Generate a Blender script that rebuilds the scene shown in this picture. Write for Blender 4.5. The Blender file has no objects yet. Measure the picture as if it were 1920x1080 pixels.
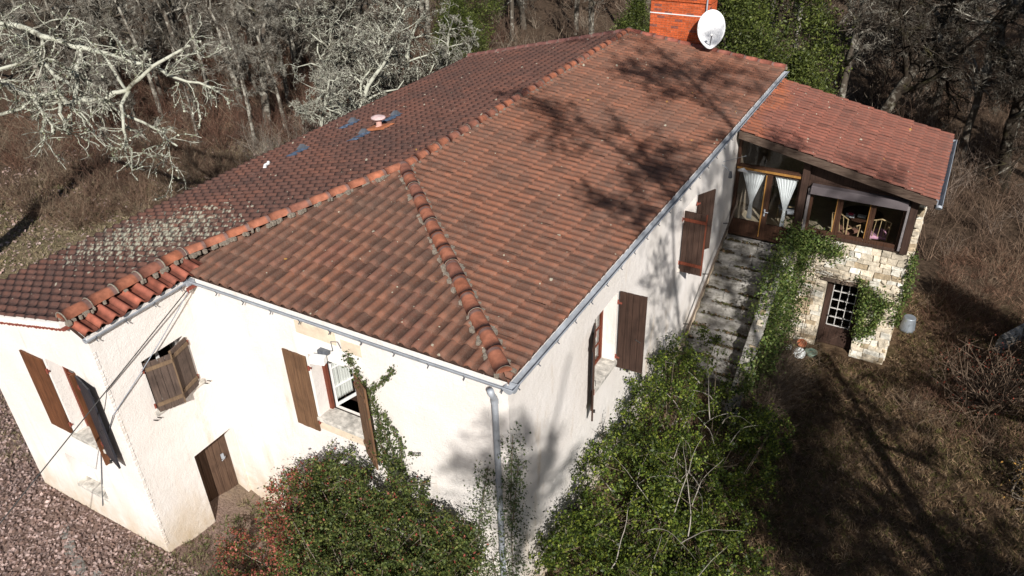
import bpy, bmesh, math, random
import numpy as np
from mathutils import Vector, Matrix
S = bpy.context.scene
COL = S.collection
# ------------------------------------------------------------------ camera
cam = bpy.data.objects.new('camera', bpy.data.cameras.new('camera')); COL.objects.link(cam)
cr = Vector((0.87079, 0.49080, -0.02894)); cu = Vector((-0.23736, 0.47121, 0.84948)); cw = Vector((-0.43056, 0.73285, -0.52683))
m = Matrix.Identity(4)
for i in range(3): m[i][0] = cr[i]; m[i][1] = cu[i]; m[i][2] = -cw[i]
m.translation = Vector((4.2803, -7.2134, 11.8279))
cam.matrix_world = m
cam.data.sensor_width = 36; cam.data.lens = 1467.13 / 1920 * 36; cam.data.clip_end = 1000; cam.data.clip_start = .05
S.camera = cam
# ------------------------------------------------------------------ light
SUN = Vector((0.50, -0.66, 0.56)).normalized()
el = math.asin(SUN.z); az = math.atan2(SUN.x, SUN.y)
W = bpy.data.worlds.new('World'); S.world = W; W.use_nodes = True
wn = W.node_tree.nodes; sky = wn.new('ShaderNodeTexSky'); sky.sky_type = 'NISHITA'; sky.sun_disc = False
sky.sun_elevation = el; sky.sun_rotation = az
W.node_tree.links.new(sky.outputs[0], wn['Background'].inputs[0]); wn['Background'].inputs[1].default_value = 0.05
sl = bpy.data.lights.new('sun', 'SUN'); sl.energy = 5.0; sl.angle = math.radians(.55); sl.color = (1, .965, .92)
so = bpy.data.objects.new('sun', sl); COL.objects.link(so); so.rotation_euler = SUN.to_track_quat('Z', 'Y').to_euler(); so.location = (8, -10, 20)
S.view_settings.view_transform = 'Standard'; S.view_settings.look = 'None'; S.view_settings.exposure = .33; S.view_settings.gamma = 1
try: S.render.engine = 'CYCLES'
except Exception: pass
S.cycles.max_bounces = 6; S.cycles.transparent_max_bounces = 8
R = np.random.default_rng(11); random.seed(5)
# ------------------------------------------------------------------ materials
def nt(name, rough=.9, spec=.3):
    M = bpy.data.materials.new(name); M.use_nodes = True; t = M.node_tree; b = t.nodes['Principled BSDF']
    b.inputs['Roughness'].default_value = rough; b.inputs['Specular IOR Level'].default_value = spec
    return M, t, b
def mixc(t, a, b, f, mode='MIX'):
    n = t.nodes.new('ShaderNodeMix'); n.data_type = 'RGBA'; n.blend_type = mode
    for i, v in ((0, f), (6, a), (7, b)):
        if hasattr(v, 'links'): t.links.new(v, n.inputs[i])
        elif i: n.inputs[i].default_value = (*v, 1)
        else: n.inputs[i].default_value = v
    return n.outputs[2]
def coord(t, scale=(1, 1, 1), kind='Object'):
    c = t.nodes.new('ShaderNodeTexCoord'); mp = t.nodes.new('ShaderNodeMapping'); mp.inputs[3].default_value = scale
    t.links.new(c.outputs[kind], mp.inputs[0]); return mp.outputs[0]
def noise(t, co, sc, det=4, rough=.6, dist=0):
    n = t.nodes.new('ShaderNodeTexNoise'); n.inputs['Scale'].default_value = sc; n.inputs['Detail'].default_value = det
    n.inputs['Roughness'].default_value = rough; n.inputs['Distortion'].default_value = dist
    t.links.new(co, n.inputs['Vector']); return n.outputs[0]
def voro(t, co, sc, out=0, feat='F1', rnd=1):
    n = t.nodes.new('ShaderNodeTexVoronoi'); n.feature = feat; n.inputs['Scale'].default_value = sc; n.inputs['Randomness'].default_value = rnd
    t.links.new(co, n.inputs['Vector']); return n.outputs[out]
def ramp(t, v, a, b, ca=0, cb=1):
    n = t.nodes.new('ShaderNodeMapRange'); n.inputs[1].default_value = a; n.inputs[2].default_value = b
    n.inputs[3].default_value = ca; n.inputs[4].default_value = cb; t.links.new(v, n.inputs[0]); return n.outputs[0]
def math_(t, op, a, b=0):
    n = t.nodes.new('ShaderNodeMath'); n.operation = op
    for i, v in ((0, a), (1, b)):
        if hasattr(v, 'links'): t.links.new(v, n.inputs[i])
        else: n.inputs[i].default_value = v
    return n.outputs[0]
def attr(t):
    n = t.nodes.new('ShaderNodeVertexColor'); n.layer_name = 'Col'; return n.outputs[0]
def bump(t, b, h, s=.3, d=.02):
    n = t.nodes.new('ShaderNodeBump'); n.inputs['Strength'].default_value = s; n.inputs['Distance'].default_value = d
    t.links.new(h, n.inputs['Height']); t.links.new(n.outputs[0], b.inputs['Normal'])
def base(t, b, c): t.links.new(c, b.inputs['Base Color'])
def simple(name, col, rough=.8, spec=.3, metal=0, ns=12, amt=.25, bs=0):
    M, t, b = nt(name, rough, spec); b.inputs['Metallic'].default_value = metal
    c = coord(t); n = noise(t, c, ns)
    base(t, b, mixc(t, tuple(x * (1 - amt) for x in col), tuple(min(1, x * (1 + amt)) for x in col), ramp(t, n, .3, .7)))
    if bs: bump(t, b, noise(t, c, ns * 4), bs)
    return M
def attrmat(name, rough=.8, spec=.3, ns=20, amt=.35, bs=.2, trans=0):
    M, t, b = nt(name, rough, spec); c = coord(t); a = attr(t)
    n = ramp(t, noise(t, c, ns), .3, .7, 1 - amt, 1 + amt)
    v = t.nodes.new('ShaderNodeVectorMath'); v.operation = 'SCALE'; t.links.new(a, v.inputs[0]); t.links.new(n, v.inputs['Scale'])
    base(t, b, v.outputs[0])
    if bs: bump(t, b, noise(t, c, ns * 3), bs)
    if trans:
        tr = t.nodes.new('ShaderNodeBsdfTranslucent'); t.links.new(v.outputs[0], tr.inputs[0])
        mx = t.nodes.new('ShaderNodeMixShader'); mx.inputs[0].default_value = trans
        t.links.new(b.outputs[0], mx.inputs[1]); t.links.new(tr.outputs[0], mx.inputs[2]); t.links.new(mx.outputs[0], t.nodes['Material Output'].inputs[0])
    return M
MT = {}
def tile_mat(name, dark, dk, lich, heavy=None):
    """roof tiles: per-tile colour, sooty patches, round lichen spots"""
    M, t, b = nt(name, .85, .25); c = coord(t); a = attr(t)
    big = noise(t, c, .55, 5, .65); fine = noise(t, c, 9, 5, .7)
    g = math_(t, 'ADD', math_(t, 'MULTIPLY', ramp(t, big, .3, .7), .55), math_(t, 'MULTIPLY', ramp(t, fine, .3, .7), .6))
    col = mixc(t, a, dark, ramp(t, g, .25 - dk, 1.15 - dk, 0, .95))
    col = mixc(t, col, (.2, .17, .14), ramp(t, noise(t, c, 60, 3), .52, .75, 0, .5))
    # lichen spots: voronoi discs, present only in some cells
    for sc, thr, cc, rate in ((5.5, .17, (.38, .35, .27), .965 - lich), (11, .15, (.40, .37, .28), .955 - lich), (3.1, .085, (.40, .22, .05), .965)):
        d = voro(t, c, sc, 0); cell = voro(t, c, sc, 1)
        sp = t.nodes.new('ShaderNodeSeparateColor'); t.links.new(cell, sp.inputs[0])
        dd = math_(t, 'ADD', d, math_(t, 'MULTIPLY', ramp(t, noise(t, c, 30, 2), .3, .7, -1, 1), .06))
        f = math_(t, 'MULTIPLY', math_(t, 'LESS_THAN', dd, thr), math_(t, 'GREATER_THAN', sp.outputs[0], rate))
        col = mixc(t, col, cc, math_(t, 'MULTIPLY', f, .85))
    if heavy:   # a colony of pale lichen round one place of the roof
        sub = t.nodes.new('ShaderNodeVectorMath'); sub.operation = 'SUBTRACT'; sub.inputs[1].default_value = heavy
        t.links.new(coord(t), sub.inputs[0]); scl = t.nodes.new('ShaderNodeVectorMath'); scl.operation = 'MULTIPLY'; scl.inputs[1].default_value = (.62, .95, 0)
        t.links.new(sub.outputs[0], scl.inputs[0]); ln = t.nodes.new('ShaderNodeVectorMath'); ln.operation = 'LENGTH'; t.links.new(scl.outputs[0], ln.inputs[0])
        fall = ramp(t, ln.outputs['Value'], .25, 1.7, .95, 0)
        sp2 = t.nodes.new('ShaderNodeSeparateColor'); t.links.new(voro(t, c, 13, 1), sp2.inputs[0])
        vd = math_(t, 'ADD', voro(t, c, 13, 0), math_(t, 'MULTIPLY', ramp(t, noise(t, c, 40, 3), .3, .7, -1, 1), .22))
        f = math_(t, 'MULTIPLY', ramp(t, vd, .62, .36), math_(t, 'LESS_THAN', sp2.outputs[1], fall))
        col = mixc(t, col, (.40, .39, .30), math_(t, 'MULTIPLY', f, .8))
        col = mixc(t, col, (.34, .34, .25), math_(t, 'MULTIPLY', ramp(t, ln.outputs['Value'], .1, 1.3, .8, 0), ramp(t, noise(t, c, 7, 5, .8), .5, .62)))
    base(t, b, col); bump(t, b, fine, .35, .01); return M
MT['tileA'] = tile_mat('tile_front', (.10, .062, .046), .08, .0)
MT['tileB'] = tile_mat('tile_east', (.11, .066, .05), .10, .0)
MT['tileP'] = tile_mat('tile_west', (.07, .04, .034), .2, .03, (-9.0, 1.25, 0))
MT['tileX'] = tile_mat('tile_sunroom', (.12, .058, .045), .04, .03)
MT['ridge'] = attrmat('ridge_tile', .8, .3, 7, .35, .25)
MT['mortar'] = simple('mortar', (.24, .205, .165), .95, .1, ns=25, amt=.35, bs=.6)
def plaster():
    M, t, b = nt('plaster', .92, .15); c = coord(t)
    g = t.nodes.new('ShaderNodeNewGeometry'); s = t.nodes.new('ShaderNodeSeparateXYZ'); t.links.new(g.outputs['Position'], s.inputs[0])
    col = mixc(t, (.77, .715, .66), (.84, .79, .745), ramp(t, noise(t, c, .9, 5, .6), .35, .65))
    n2 = noise(t, coord(t, (1.6, 1.6, .35)), 1.1, 5, .65)
    col = mixc(t, col, (.60, .46, .29), ramp(t, math_(t, 'ADD', math_(t, 'MULTIPLY', s.outputs[2], -.14), n2), .35, .72, 0, .55))
    col = mixc(t, col, (.55, .42, .28), ramp(t, noise(t, coord(t, (2, 2, .5)), .8, 6, .7), .60, .74, 0, .6))
    col = mixc(t, col, (.40, .33, .25), ramp(t, noise(t, coord(t, (3, 3, .8)), 1.6, 6, .75), .66, .8, 0, .5))
    col = mixc(t, col, (.45, .38, .29), ramp(t, noise(t, coord(t, (5, 5, .35)), 1.3, 5, .7), .60, .82, 0, .55))
    col = mixc(t, col, (.50, .37, .22), math_(t, 'MULTIPLY', ramp(t, s.outputs[2], .9, -.1), ramp(t, noise(t, c, 3, 5, .7), .35, .65, .1, .75)))
    col = mixc(t, col, (.62, .58, .52), ramp(t, noise(t, c, 14, 4, .7), .56, .8, 0, .35))
    base(t, b, col); bump(t, b, math_(t, 'ADD', noise(t, c, 45, 4, .7), noise(t, c, 6, 3)), .5, .03); return M
MT['plaster'] = plaster()
MT['plaster_white'] = simple('plaster_white', (.8, .77, .72), .9, .15, ns=6, amt=.06, bs=.2)
MT['sill'] = simple('sill_stone', (.50, .47, .42), .9, .2, ns=9, amt=.45, bs=.4)
MT['zinc'] = simple('zinc', (.36, .385, .42), .6, .4, .25, ns=4, amt=.25)
MT['zinc_dark'] = simple('zinc_dark', (.12, .13, .15), .5, .5, .4, ns=5, amt=.3)
def woodm(name, ca, cb, rough=.8, sc=(26, 26, 1.2), spec=.25):
    M, t, b = nt(name, rough, spec); c = coord(t, sc); n = noise(t, c, 1.4, 5, .7, .6)
    col = mixc(t, ca, cb, ramp(t, n, .32, .68)); n2 = noise(t, coord(t), 2.4, 4)
    col = mixc(t, col, tuple(x * .55 for x in ca), ramp(t, n2, .5, .8, 0, .7))
    base(t, b, col); bump(t, b, n, .4, .01); return M
MT['wood_shutter'] = woodm('shutter_wood', (.095, .05, .028), (.21, .115, .06))
MT['wood_orange'] = woodm('shutter_orange', (.075, .030, .014), (.18, .072, .032), .65)
MT['wood_dark'] = woodm('dark_wood', (.028, .016, .012), (.075, .042, .03), .7)
MT['wood_grey'] = woodm('weathered_wood', (.075, .055, .042), (.17, .13, .10), .9)
MT['wood_red'] = woodm('red_wood', (.10, .026, .014), (.19, .05, .025), .6)
MT['wood_frame'] = woodm('frame_wood', (.035, .017, .011), (.09, .042, .024), .55)
MT['wood_tan'] = woodm('tan_wood', (.13, .085, .055), (.22, .15, .09), .8)
MT['wood_old'] = woodm('old_shutter_wood', (.06, .042, .034), (.135, .095, .075), .85)
MT['wood_yellow'] = woodm('edge_wood', (.28, .13, .03), (.42, .22, .06), .6)
MT['wood_beam'] = woodm('beam_wood', (.045, .026, .019), (.14, .10, .075), .9, (2, 14, 14))
MT['hinge'] = simple('hinge_red', (.22, .06, .04), .7, ns=30)
MT['iron'] = simple('iron', (.03, .028, .026), .6, ns=30)
MT['white_paint'] = simple('white_paint', (.75, .75, .74), .5, ns=8, amt=.08)
def cloth(name, col, tr=.12):
    M, t, b = nt(name, .9, .1); b.inputs['Base Color'].default_value = (*col, 1)
    n = noise(t, coord(t, (40, 40, 1)), 1, 2); bump(t, b, n, .3, .02)
    x = t.nodes.new('ShaderNodeBsdfTranslucent'); x.inputs[0].default_value = (*col, 1); mx = t.nodes.new('ShaderNodeMixShader'); mx.inputs[0].default_value = tr
    t.links.new(b.outputs[0], mx.inputs[1]); t.links.new(x.outputs[0], mx.inputs[2]); t.links.new(mx.outputs[0], t.nodes['Material Output'].inputs[0]); return M
MT['curtain'] = cloth('white_curtain', (.82, .84, .86)); MT['lace'] = cloth('lace', (.75, .75, .72)); MT['red_curtain'] = cloth('red_curtain', (.55, .02, .03), .3)
def glass():
    M, t, b = nt('glass'); tr = t.nodes.new('ShaderNodeBsdfTransparent'); tr.inputs[0].default_value = (.95, .96, .955, 1)
    gl = t.nodes.new('ShaderNodeBsdfGlossy'); gl.inputs['Roughness'].default_value = .02; fr = t.nodes.new('ShaderNodeLayerWeight'); fr.inputs[0].default_value = .5
    f = ramp(t, math_(t, 'POWER', fr.outputs[1], 4), 0, 1, .04, .8); mx = t.nodes.new('ShaderNodeMixShader'); t.links.new(f, mx.inputs[0])
    t.links.new(tr.outputs[0], mx.inputs[1]); t.links.new(gl.outputs[0], mx.inputs[2]); t.links.new(mx.outputs[0], t.nodes['Material Output'].inputs[0]); return M
MT['glass'] = glass()
MT['brick'] = attrmat('brick', .85, .2, 22, .3, .35)
MT['brick_mortar'] = simple('brick_mortar', (.42, .30, .22), .95, ns=30)
MT['stone'] = attrmat('rubble_stone', .92, .15, 9, .35, .7)
MT['stone_mortar'] = simple('stone_mortar', (.55, .48, .37), .95, ns=14, amt=.4, bs=.6)
def stepmat():
    M, t, b = nt('mossy_stone', .95, .15); c = coord(t)
    col = mixc(t, (.15, .14, .125), (.38, .36, .33), ramp(t, noise(t, c, 2.6, 6, .7), .36, .64))
    col = mixc(t, col, (.06, .05, .03), ramp(t, noise(t, coord(t, (1, 2.2, 2)), 3.2, 6, .75), .5, .66, 0, .9))
    col = mixc(t, col, (.10, .11, .03), ramp(t, noise(t, c, 4.1, 5, .7), .60, .72, 0, .8))
    base(t, b, col); bump(t, b, noise(t, c, 12, 6, .7), .8, .04); return M
MT['step'] = stepmat()
MT['leaf'] = attrmat('leaf', .5, .28, 3, .2, 0, .25)
MT['leaf_dry'] = attrmat('dry_leaf', .9, .15, 3, .2, 0, .1)
MT['twig'] = attrmat('twig', .95, .1, 6, .4, 0)
def barkmat(name, dark, pale, amt):
    M, t, b = nt(name, .95, .1); c = coord(t); oi = t.nodes.new('ShaderNodeObjectInfo')
    n = noise(t, c, 3.2, 5, .7); k = math_(t, 'ADD', n, math_(t, 'MULTIPLY', oi.outputs['Random'], .12))
    col = mixc(t, dark, pale, ramp(t, k, .60 - amt, .74 - amt)); col = mixc(t, col, (.10, .095, .03), ramp(t, noise(t, c, 1.1, 3), .58, .75, 0, .5))
    base(t, b, col); bump(t, b, noise(t, coord(t, (1, 1, .3)), 22, 4), .6, .03); return M
MT['bark_pale'] = barkmat('lichen_bark', (.10, .09, .07), (.45, .45, .37), .17)
MT['bark_grey'] = barkmat('grey_bark', (.085, .07, .055), (.33, .31, .26), .06)
MT['bark_dark'] = barkmat('dark_bark', (.035, .027, .02), (.22, .20, .165), -.01)
MT['lichen'] = attrmat('lichen', .95, .05, 6, .2, 0, .2)
def groundmat():
    M, t, b = nt('earth', .98, .08); c = coord(t); s = t.nodes.new('ShaderNodeSeparateXYZ'); t.links.new(c, s.inputs[0])
    n1 = noise(t, c, .5, 5, .6); n2 = noise(t, c, 6, 6, .75); n3 = noise(t, c, 30, 4, .7)
    litter = mixc(t, (.15, .10, .08), (.33, .235, .20), ramp(t, n3, .35, .65))
    v = voro(t, c, 17, 1); sp = t.nodes.new('ShaderNodeSeparateColor'); t.links.new(v, sp.inputs[0])
    litter = mixc(t, litter, (.30, .21, .165), ramp(t, sp.outputs[0], .55, .95, 0, .8))
    grass = mixc(t, (.11, .085, .05), (.30, .24, .15), ramp(t, n2, .35, .65)); grass = mixc(t, grass, (.09, .09, .03), ramp(t, n1, .52, .68, 0, .5))
    wood = mixc(t, (.04, .027, .018), (.16, .11, .075), ramp(t, n2, .35, .7))
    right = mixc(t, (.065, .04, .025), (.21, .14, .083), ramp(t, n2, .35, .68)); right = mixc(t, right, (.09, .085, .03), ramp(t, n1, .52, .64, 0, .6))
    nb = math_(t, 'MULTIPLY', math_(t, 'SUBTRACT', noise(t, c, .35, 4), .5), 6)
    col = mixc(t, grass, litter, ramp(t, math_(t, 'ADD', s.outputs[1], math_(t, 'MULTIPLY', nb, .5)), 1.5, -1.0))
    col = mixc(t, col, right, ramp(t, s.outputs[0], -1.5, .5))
    far = math_(t, 'MAXIMUM', ramp(t, math_(t, 'ADD', s.outputs[1], nb), 13, 18), ramp(t, math_(t, 'ADD', s.outputs[0], nb), -20, -24))
    col = mixc(t, col, wood, far); base(t, b, col); bump(t, b, math_(t, 'ADD', n3, n2), .9, .06); return M
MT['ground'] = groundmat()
# ------------------------------------------------------------------ mesh helpers
class MB:
    def __init__(s): s.v = []; s.f = []; s.c = []; s.col = (1, 1, 1)
    def add(s, vs, fs, col=None):
        n = len(s.v); s.v += [tuple(map(float, p)) for p in vs]; s.f += [tuple(i + n for i in f) for f in fs]; s.c += [(*(col or s.col), 1)] * len(vs)
    def hexa(s, p, col=None):   # 8 points: bottom 4 ccw, top 4
        s.add(p, [(3, 2, 1, 0), (4, 5, 6, 7), (0, 1, 5, 4), (1, 2, 6, 5), (2, 3, 7, 6), (3, 0, 4, 7)], col)
    def box(s, x0, x1, y0, y1, z0, z1, col=None):
        s.hexa([(x0, y0, z0), (x1, y0, z0), (x1, y1, z0), (x0, y1, z0), (x0, y0, z1), (x1, y0, z1), (x1, y1, z1), (x0, y1, z1)], col)
    def lbox(s, O, U, N, u0, u1, n0, n1, z0, z1, col=None):
        P = lambda u, n, z: (O[0] + U[0] * u + N[0] * n, O[1] + U[1] * u + N[1] * n, O[2] + z)
        s.hexa([P(u0, n0, z0), P(u1, n0, z0), P(u1, n1, z0), P(u0, n1, z0), P(u0, n0, z1), P(u1, n0, z1), P(u1, n1, z1), P(u0, n1, z1)], col)
    def tube(s, pts, rad, k=8, col=None, caps=True):
        pts = [Vector(p) for p in pts]; n = len(pts); rad = [rad] * n if not hasattr(rad, '__len__') else rad
        vs = []; a = None
        for i, p in enumerate(pts):
            d = (pts[min(i + 1, n - 1)] - pts[max(i - 1, 0)]).normalized()
            if a is None: a = d.orthogonal().normalized()
            else: a = (a - d * a.dot(d)).normalized()
            b = d.cross(a)
            for j in range(k):
                t = 2 * math.pi * j / k; vs.append(p + (a * math.cos(t) + b * math.sin(t)) * rad[i])
        fs = [(i * k + j, i * k + (j + 1) % k, (i + 1) * k + (j + 1) % k, (i + 1) * k + j) for i in range(n - 1) for j in range(k)]
        if caps: fs += [tuple(range(k))[::-1], tuple((n - 1) * k + j for j in range(k))]
        s.add(vs, fs, col)
    def lathe(s, O, prof, k=20, col=None):
        vs = [(O[0] + r * math.cos(2 * math.pi * j / k), O[1] + r * math.sin(2 * math.pi * j / k), O[2] + z) for r, z in prof for j in range(k)]
        s.add(vs, [(i * k + j, i * k + (j + 1) % k, (i + 1) * k + (j + 1) % k, (i + 1) * k + j) for i in range(len(prof) - 1) for j in range(k)], col)
    def build(s, name, mat, parent=None, smooth=False, bev=0):
        return mesh_obj(name, s.v, s.f, mat, parent, s.c, smooth, bev)
def put(o, parent):
    COL.objects.link(o)
    if parent is not None:
        o.parent = parent; o.matrix_parent_inverse = Matrix.Translation(-world_loc(parent))
    return o
def world_loc(p):
    v = Vector((0, 0, 0)) if p.type != 'EMPTY' else p.location.copy()
    return v
def mesh_obj(name, v, f, mat, parent=None, col=None, smooth=False, bev=0):
    me = bpy.data.meshes.new(name); me.from_pydata(v, [], f); me.update()
    if col is not None and len(col):
        a = me.color_attributes.new('Col', 'FLOAT_COLOR', 'POINT'); a.data.foreach_set('color', np.asarray(col, dtype=np.float32).ravel())
    me.materials.append(MT[mat] if isinstance(mat, str) else mat)
    if smooth: me.polygons.foreach_set('use_smooth', [True] * len(me.polygons))
    o = bpy.data.objects.new(name, me); put(o, parent)
    if bev:
        b = o.modifiers.new('bevel', 'BEVEL'); b.width = bev; b.segments = 2
    return o
def np_obj(name, V, F, mat, parent=None, C=None, smooth=False):
    V = np.asarray(V, np.float32); F = np.asarray(F, np.int32); k = F.shape[1]
    me = bpy.data.meshes.new(name); me.vertices.add(len(V)); me.vertices.foreach_set('co', V.ravel())
    me.loops.add(F.size); me.loops.foreach_set('vertex_index', F.ravel()); me.polygons.add(len(F))
    me.polygons.foreach_set('loop_start', np.arange(0, F.size, k, dtype=np.int32))
    if smooth: me.polygons.foreach_set('use_smooth', np.ones(len(F), bool))
    me.update(calc_edges=True)
    if C is not None:
        a = me.color_attributes.new('Col', 'FLOAT_COLOR', 'POINT'); C = np.c_[np.asarray(C, np.float32), np.ones(len(V), np.float32)]; a.data.foreach_set('color', C.astype(np.float32).ravel())
    me.materials.append(MT[mat]); o = bpy.data.objects.new(name, me); put(o, parent); return o
def tag(o, label=None, cat=None, group=None, kind=None):
    if label: o['label'] = label
    if cat: o['category'] = cat
    if group: o['group'] = group
    if kind: o['kind'] = kind
    return o
def empty(name, loc, label, cat, group=None):
    o = bpy.data.objects.new(name, None); COL.objects.link(o); o.location = loc; o.empty_display_size = .3; return tag(o, label, cat, group)
def copy_tree(o, loc, rz, sc, label, group):
    c = o.copy(); COL.objects.link(c); c.location = loc; c.rotation_euler = (0, 0, rz); c.scale = sc; c['label'] = label; c['group'] = group
    for ch in o.children:
        d = ch.copy(); COL.objects.link(d); d.parent = c
        for g in ch.children:
            e = g.copy(); COL.objects.link(e); e.parent = d
    return c
def sst(a, b, x): t = np.clip((x - a) / (b - a), 0, 1); return t * t * (3 - 2 * t)
def gz(x, y):
    x = np.asarray(x, float); y = np.asarray(y, float)
    g = -1.15 * sst(-.6, 2.2, x) * (.45 + .55 * sst(-2, 9, y)) * (1 - .75 * sst(18, 30, y))
    g = g - .38 * sst(-7.2, -6.0, x) * sst(-2.2, -.9, y) * sst(.6, -.4, x) * sst(3, 1, y)
    g = g + .07 * np.sin(x * .9 + 1) * np.sin(y * .7) * sst(2, 5, np.hypot(x + 4, y - 4) - 6) + .9 * sst(8, 13, x) * sst(8, 16, y)
    g = g + 1.2 * sst(30, 70, np.hypot(x, y)) + .35 * np.sin(x * .21) * np.cos(y * .17) * sst(12, 30, np.hypot(x, y - 8))
    return g
# ------------------------------------------------------------------ ground
def axis(a, b, n, far):
    i = np.linspace(a, b, n); o = np.geomspace(2, far, 12); return np.concatenate([a - o[::-1], i, b + o])
xs = axis(-32, 18, 170, 400); ys = axis(-10, 50, 190, 400); X, Y = np.meshgrid(xs, ys); Z = gz(X, Y) + R.normal(0, .012, X.shape)
nx, ny = len(xs), len(ys); idx = np.arange(nx * ny).reshape(ny, nx)
F = np.stack([idx[:-1, :-1], idx[:-1, 1:], idx[1:, 1:], idx[1:, :-1]], -1).reshape(-1, 4)
tag(np_obj('ground', np.stack([X, Y, Z], -1).reshape(-1, 3), F, 'ground', smooth=True), 'leaf strewn earth and dry grass round the house', kind='structure')
# ------------------------------------------------------------------ farmhouse
H = 4.95
house = empty('farmhouse', (-3, 5, 0), 'white rendered farmhouse with long brown tiled roof and wooden shutters', 'house')
ZR = 5.62; XR = -5.0; YV = 4.42; YG = 16.4
def zP(x): return ZR - .24 * (XR - x)
def zB(x): return 5.01 + (ZR - 5.01) * (-.03 - x) / 4.97
def zA(y): return 5.01 + (ZR - 5.01) * (y + .02) / 4.44
def wall(name, O, U, N, L, z0, z1, holes, depth=.3, parent=house, mat='plaster', top=None):
    """outer face with openings and their reveals; U along, N outward"""
    b = MB(); P = lambda u, n, z: (O[0] + U[0] * u + N[0] * n, O[1] + U[1] * u + N[1] * n, z)
    us = sorted({0, L, *[h[0] for h in holes], *[h[1] for h in holes]}); zs = sorted({z0, z1, *[h[2] for h in holes], *[h[3] for h in holes]})
    for i in range(len(us) - 1):
        for j in range(len(zs) - 1):
            uc = (us[i] + us[i + 1]) / 2; zc = (zs[j] + zs[j + 1]) / 2
            if any(h[0] < uc < h[1] and h[2] < zc < h[3] for h in holes): continue
            b.add([P(us[i], 0, zs[j]), P(us[i + 1], 0, zs[j]), P(us[i + 1], 0, zs[j + 1]), P(us[i], 0, zs[j + 1])], [(0, 1, 2, 3)])
    for h in holes:
        a, c, d, e = h[:4]; dp = h[4] if len(h) > 4 else depth
        q = [(a, d), (c, d), (c, e), (a, e)]
        for k in range(4):
            (u1, w1), (u2, w2) = q[k], q[(k + 1) % 4]
            b.add([P(u1, 0, w1), P(u1, -dp, w1), P(u2, -dp, w2), P(u2, 0, w2)], [(0, 1, 2, 3)])
    if top: b.add([P(u, 0, z) for u, z in top], [tuple(range(len(top)))])
    # rear skin so the wall has its thickness
    for i in range(len(us) - 1):
        for j in range(len(zs) - 1):
            uc = (us[i] + us[i + 1]) / 2; zc = (zs[j] + zs[j + 1]) / 2
            if any(h[0] < uc < h[1] and h[2] < zc < h[3] for h in holes): continue
            b.add([P(us[i], -.4, zs[j]), P(us[i], -.4, zs[j + 1]), P(us[i + 1], -.4, zs[j + 1]), P(us[i + 1], -.4, zs[j])], [(0, 1, 2, 3)])
    return b.build(name, mat, parent)
WY = .12; WX = -.15; SX = -6.52; EY = -1.92; EX = -10.33
# front wall (faces -Y), u from x=-6.52
wall('front_wall', (SX, WY), (1, 0), (0, -1), SX * -1 + WX, -1.3, 4.97, [(SX * -1 - 4.0, SX * -1 - 3.05, 2.78, 4.17)])
wall('east_wall', (WX, WY), (0, 1), (1, 0), 16.2, -1.6, 4.97, [(2.98, 3.98, 2.62, 4.22), (7.63, 8.53, 2.78, 4.25)])
wall('wing_side_wall', (SX, EY), (0, 1), (1, 0), 2.04, -1, 4.97, [(.70, 1.57, 2.97, 4.02), (1.07, 1.97, -.55, 1.54, .32)], top=[(0, 4.97), (2.04, 4.97), (2.04, 4.98), (0, 4.98)])
wall('wing_end_wall', (EX, EY), (1, 0), (0, -1), SX - EX, -1, 4.28, [(EX * -1 - 8.12, EX * -1 - 7.3, 2.3, 4.02), (EX * -1 - 8.9, EX * -1 - 7.95, .68, 1.5, .34)],
     top=[(0, 4.28), (SX - EX, 4.28), (SX - EX, 4.95), (-6.9 - EX, zP(-6.9) - .05), (0, zP(EX) - .05)])
wall('west_wall', (EX, 16.3), (0, -1), (-1, 0), 16.3 - EY, -1, 4.30, [])
wall('gable_wall', (WX, 16.32), (-1, 0), (0, 1), WX - EX, -1.6, 4.25, [], top=[(0, 4.25), (WX - EX, 4.25), (WX - EX, 4.28), (WX - XR, ZR - .08), (0, 4.93)])
# dark floor and partition inside so rooms do not show through
b = MB(); b.box(EX + .45, SX - .45, EY + .45, 15.9, 1.9, 2.0); b.box(SX - .45, WX - .42, WY + .45, 15.9, 1.9, 2.0); b.box(SX - .5, SX - .42, WY + .45, 15.9, -.5, 4.9); b.box(SX, WX - .42, 2.45, 2.5, 2, 4.9); b.box(-2.4, -2.35, 2.5, 15.9, 2, 4.9)
b.build('inner_partition', 'wood_dark', house)
# quoin line of rough render on the wing corner
b = MB()
for k in range(60):
    z = .2 + k * .075 + random.uniform(-.02, .02); b.box(SX - .02 - random.uniform(0, .05), SX + .006 + random.uniform(0, .008), EY - .006 - random.uniform(0, .008), EY + .05, z, z + random.uniform(.03, .07))
b.build('corner_render', 'plaster', house, bev=.004)
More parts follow.
